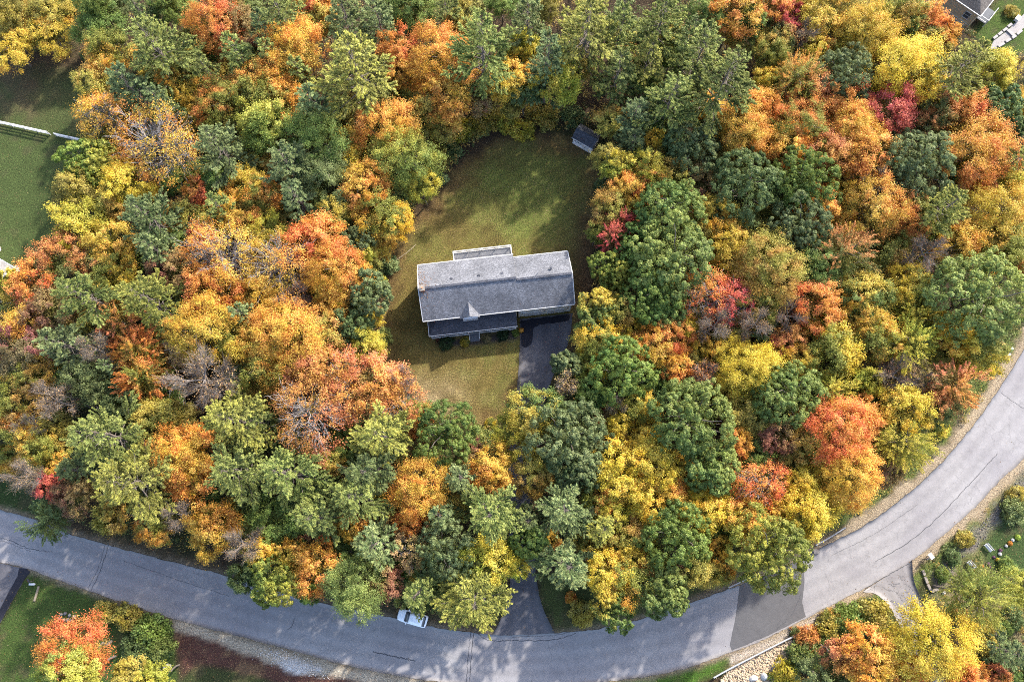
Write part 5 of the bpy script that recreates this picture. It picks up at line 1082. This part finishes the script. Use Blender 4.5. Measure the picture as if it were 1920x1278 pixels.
stones('gravel_stones', X, Y, .08, .22, STONE_G, 'grey loose stones on the bank right of the side lane')
# stone border by the lane mouth
for (p0, p1, lb) in (((1729, 1068), (1733, 1078), 'uppermost piece by the mailbox'), ((1733, 1080), (1738, 1093), 'middle piece'), ((1738, 1094), (1744, 1106), 'lower piece'), ((1745, 1108), (1758, 1103), 'turned end piece')):
    block('border_stone', p0, p1, .4, .3, STONE, 'tan border stone beside the side lane, ' + lb, 'stone', 'border stones by the side lane')

# ------------------------------------------------------------------ mailboxes, plank, flowers
def mailbox(px, py, rz, label, boxcol, extra=()):
    x, y = at(px, py); B = empty('mailbox', (x, y, 0), rz, label, 'mailbox', 'mailboxes along the road')
    m = MB(); m.box((0, 0, .55), (.11, .11, 1.1)).box((.12, 0, 1.02), (.6, .09, .08)); m.build('post', WHITE if boxcol is WHITE else WOOD, B)
    secs = [[(xx, .13 * math.cos(t), 1.2 + .13 * math.sin(t) if t <= math.pi else 1.2 - .12) for t in (0, .5, 1.0, 1.57, 2.14, 2.64, math.pi)] + [(xx, -.13, 1.07), (xx, .13, 1.07)] for xx in (-.12, .42)]
    loft(secs, boxcol, 'box', B, False); m = MB(); m.box((.15, .15, 1.3), (.04, .02, .2)); m.build('flag', REDP, B); return B
mailbox(1731, 1047, .5, 'black mailbox on a white post beside the side lane mouth', BLACK)
x, y = at(1739, 1041); m = MB(); m.box((0, 0, .55), (.12, .12, 1.1)).box((0, 0, 1.12), (.6, .9, .06), bev=.02); o = m.build('sign_post', WHITE); o.location = (x, y, 0); o.rotation_euler = (0, 0, .6); tag(o, 'white topped post just upper right of the black mailbox', 'post')
mailbox(1887, 661, .9, 'green and white mailbox pair under the big oak on the inner bend', GREENP)
for k, (px, py, lb) in enumerate(((1889, 657, 'upper pale newspaper tube beside the green mailbox'), (1884, 668, 'lower pale newspaper tube beside the green mailbox'))):
    x, y = at(px, py); m = MB(); m.box((0, 0, .5), (.1, .1, 1.0)).box((.1, 0, 1.05), (.5, .32, .26), bev=.05); o = m.build('newspaper_tube', plain('tube_grey' + str(k), (.5, .52, .5))); o.location = (x, y, 0); o.rotation_euler = (0, 0, .8); tag(o, lb, 'mailbox')
mailbox(63, 1088, 2.2, 'black mailbox on the corner of the lower left driveway', BLACK)
x, y = at(64, 1090); m = MB(); m.box((0, -.3, .5), (.9, .3, .16), bev=.05).box((-.3, -.3, .25), (.1, .1, .5)).box((.3, -.3, .25), (.1, .1, .5)); o = m.build('newspaper_tube', WHITE); o.location = (x, y, 0); tag(o, 'white newspaper holder in front of the lower left black mailbox', 'mailbox')
block('wood_post', (74, 1097), (65, 1127), .28, .2, WOOD, 'weathered timber lying on the lower left lawn', 'timber')
FL = {'y': ((.62, .42, .02), 'yellow'), 'o': ((.62, .26, .02), 'orange-yellow'), 'w': ((.7, .7, .7), 'white'), 'p': ((.20, .09, .16), 'purple'), 'l': ((.38, .48, .05), 'lime')}
FLOW = [(1907, 1007, .95, 'l', 'topmost and largest of the flower row'), (1898, 1012, .55, 'w', 'between the lime and orange clumps'), (1893, 1018, .8, 'o', 'near the upper end of the row'), (1886, 1023, .5, 'w', 'just below the orange clump'), (1875, 1031, .6, 'p', 'mid row above the white ball'), (1874, 1038, .62, 'w', 'round ball in mid row'), (1870, 1049, .7, 'y', 'lower middle of the row'), (1863, 1044, .5, 'p', 'left of the yellow clump'), (1852, 1057, .65, 'p', 'lower row, above the pair'), (1855, 1062, .5, 'p', 'lower row, lowest purple'), (1840, 1061, .62, 'o', 'lower end of the row'), (1827, 1070, .6, 'y', 'lowest, touching the yellow tree'), (1749, 1038, .3, 'p', '')]
for k, (px, py, s, c, lb) in enumerate(FLOW[:-1]):
    x, y = at(px, py); R0 = empty('flower_clump', (x, y, 0), k, FL[c][1] + ' flower clump, ' + lb, 'flowers', 'flower clumps in the row at right', (s, s, s))
    rng = np.random.default_rng(300 + k); d = sph(420, rng); d[:, 2] = np.abs(d[:, 2]); P = d * np.array([.5, .5, .42]) * rng.uniform(.75, 1, (420, 1)); P[:, 2] += .12
    me = quadmesh('bloom', leaf_quads(P, d + rng.normal(0, .3, d.shape), rng.uniform(.08, .15, 420), rng, .9), rng.random(420), rng.random(420), rng.random(420)); o = meobj('bloom', me, R0)
    o.color = (*FL[c][0], 1); o['tint'] = tuple(q * .85 for q in FL[c][0])
    d = sph(160, rng); d[:, 2] = np.abs(d[:, 2]) * .4; me = quadmesh('foliage', leaf_quads(d * .55, d + np.array([0, 0, .6]), rng.uniform(.1, .2, 160), rng, .5), rng.random(160), rng.random(160), rng.random(160)); o = meobj('foliage', me, R0); o.color = (.06, .11, .03, 1); o['tint'] = (.09, .13, .03)
for px, py, rz, lb in ((1818, 1058, -.9, 'pale slatted garden bench at the lower end of the flower row'), (1850, 1026, -.9, 'pale slatted garden bench near the grey stones, upper one')):
    x, y = at(px, py); B = empty('garden_bench', (x, y, 0), rz, lb, 'bench', 'garden benches by the flower row'); m = MB()
    for k in (-.17, 0, .17): m.box((0, k, .45), (1.3, .13, .05))
    m.build('seat', WHITE, B); m = MB(); m.box((0, .28, .75), (1.3, .04, .3)); m.build('backrest', WHITE, B)
    for sx in (-.55, .55):
        for sy in (-.2, .2): m = MB(); m.box((sx, sy, .22), (.07, .07, .43)); m.build('leg', DOORG, B)
x, y = at(976, 620); R0 = empty('flower_pot', (x + .15, y, 0), 0, 'pot of golden chrysanthemums at the porch corner beside the driveway', 'flower pot'); m = MB(); m.cyl((0, 0, 0), (0, 0, .35), .2, .28, 14); m.build('pot', BRICK, R0)
rng = np.random.default_rng(8); d = sph(400, rng); d[:, 2] = np.abs(d[:, 2]); P = d * np.array([.42, .42, .36]) + np.array([0, 0, .36]); me = quadmesh('bloom', leaf_quads(P, d, rng.uniform(.07, .13, 400), rng, .9), rng.random(400), rng.random(400), rng.random(400)); o = meobj('bloom', me, R0); o.color = (.6, .33, .02, 1); o['tint'] = (.6, .25, .02)
# foundation shrubs along the porch
for k, (px, py, s, c1, c2, lb) in enumerate(((836, 641, 1.45, (.022, .05, .018), (.035, .065, .02), 'big dark green rounded bush at the left end of the porch'), (872, 640, .95, (.10, .12, .02), (.34, .26, .02), 'yellow-green bush left of the front steps'), (911, 630, 1.0, (.17, .15, .06), (.22, .18, .08), 'faded olive bush right of the front steps'), (943, 625, 1.25, (.022, .05, .018), (.035, .065, .02), 'dark green bush before the right half of the porch'), (966, 622, .7, (.12, .19, .03), (.17, .22, .03), 'small bright green bush at the right end of the porch'), (822, 637, .45, (.20, .06, .05), (.25, .10, .06), 'little reddish bush at the far left of the porch'))):
    v = VAR['u'][1.7][k % 3]; x, y = at(px, py, .8); R0 = empty('bush', (x, y, 0), k * 1.3, lb, 'bush', 'bushes along the front porch', (s / 1.6, s / 1.6 * .9, s / 2.1))
    for nm, me in v['parts']:
        o = bpy.data.objects.new(nm, me); COL.objects.link(o); o.parent = R0
        if nm == 'leaves': o.color = (*c1, 1); o['tint'] = c2
# pale hose line on the back lawn
strip('path', [(742, 488), (765, 472), (780, 458)], .10, .07, plain('hose', (.25, .2, .13)), None)

# leaves lodged on the roof round the chimney
rng = np.random.default_rng(61); n = 260; lx = np.abs(rng.normal(0, 1.0, n)) + .25; ly = 4.45 + rng.normal(.8, 1.5, n); lx = lx * (1 - .1 * (ly - 4.45)); ok_ = (lx > .15) & (ly > .4) & (ly < 8.7); lx, ly = lx[ok_], ly[ok_]; n = len(lx)
lz = np.where(ly < 4.45, 5.5 + 2.65 * ly / 4.45, 5.5 + 2.65 * (9.0 - ly) / 4.55) + .03; ca_, sa_ = math.cos(hA), math.sin(hA)
P = np.stack([hO[0] + lx * ca_ - ly * sa_, hO[1] + lx * sa_ + ly * ca_, lz], 1)
me = quadmesh('fallen_leaves', leaf_quads(P, rng.normal(0, .25, (n, 3)) + np.array([0, 0, 1]), rng.uniform(.09, .17, n), rng), rng.random(n), rng.random(n), rng.random(n)); o = tag(meobj('fallen_leaves', me), 'orange leaves lying on the grey roof round the chimney', 'leaves', kind='stuff'); o.color = (.34, .15, .04, 1); o['tint'] = (.22, .12, .05)
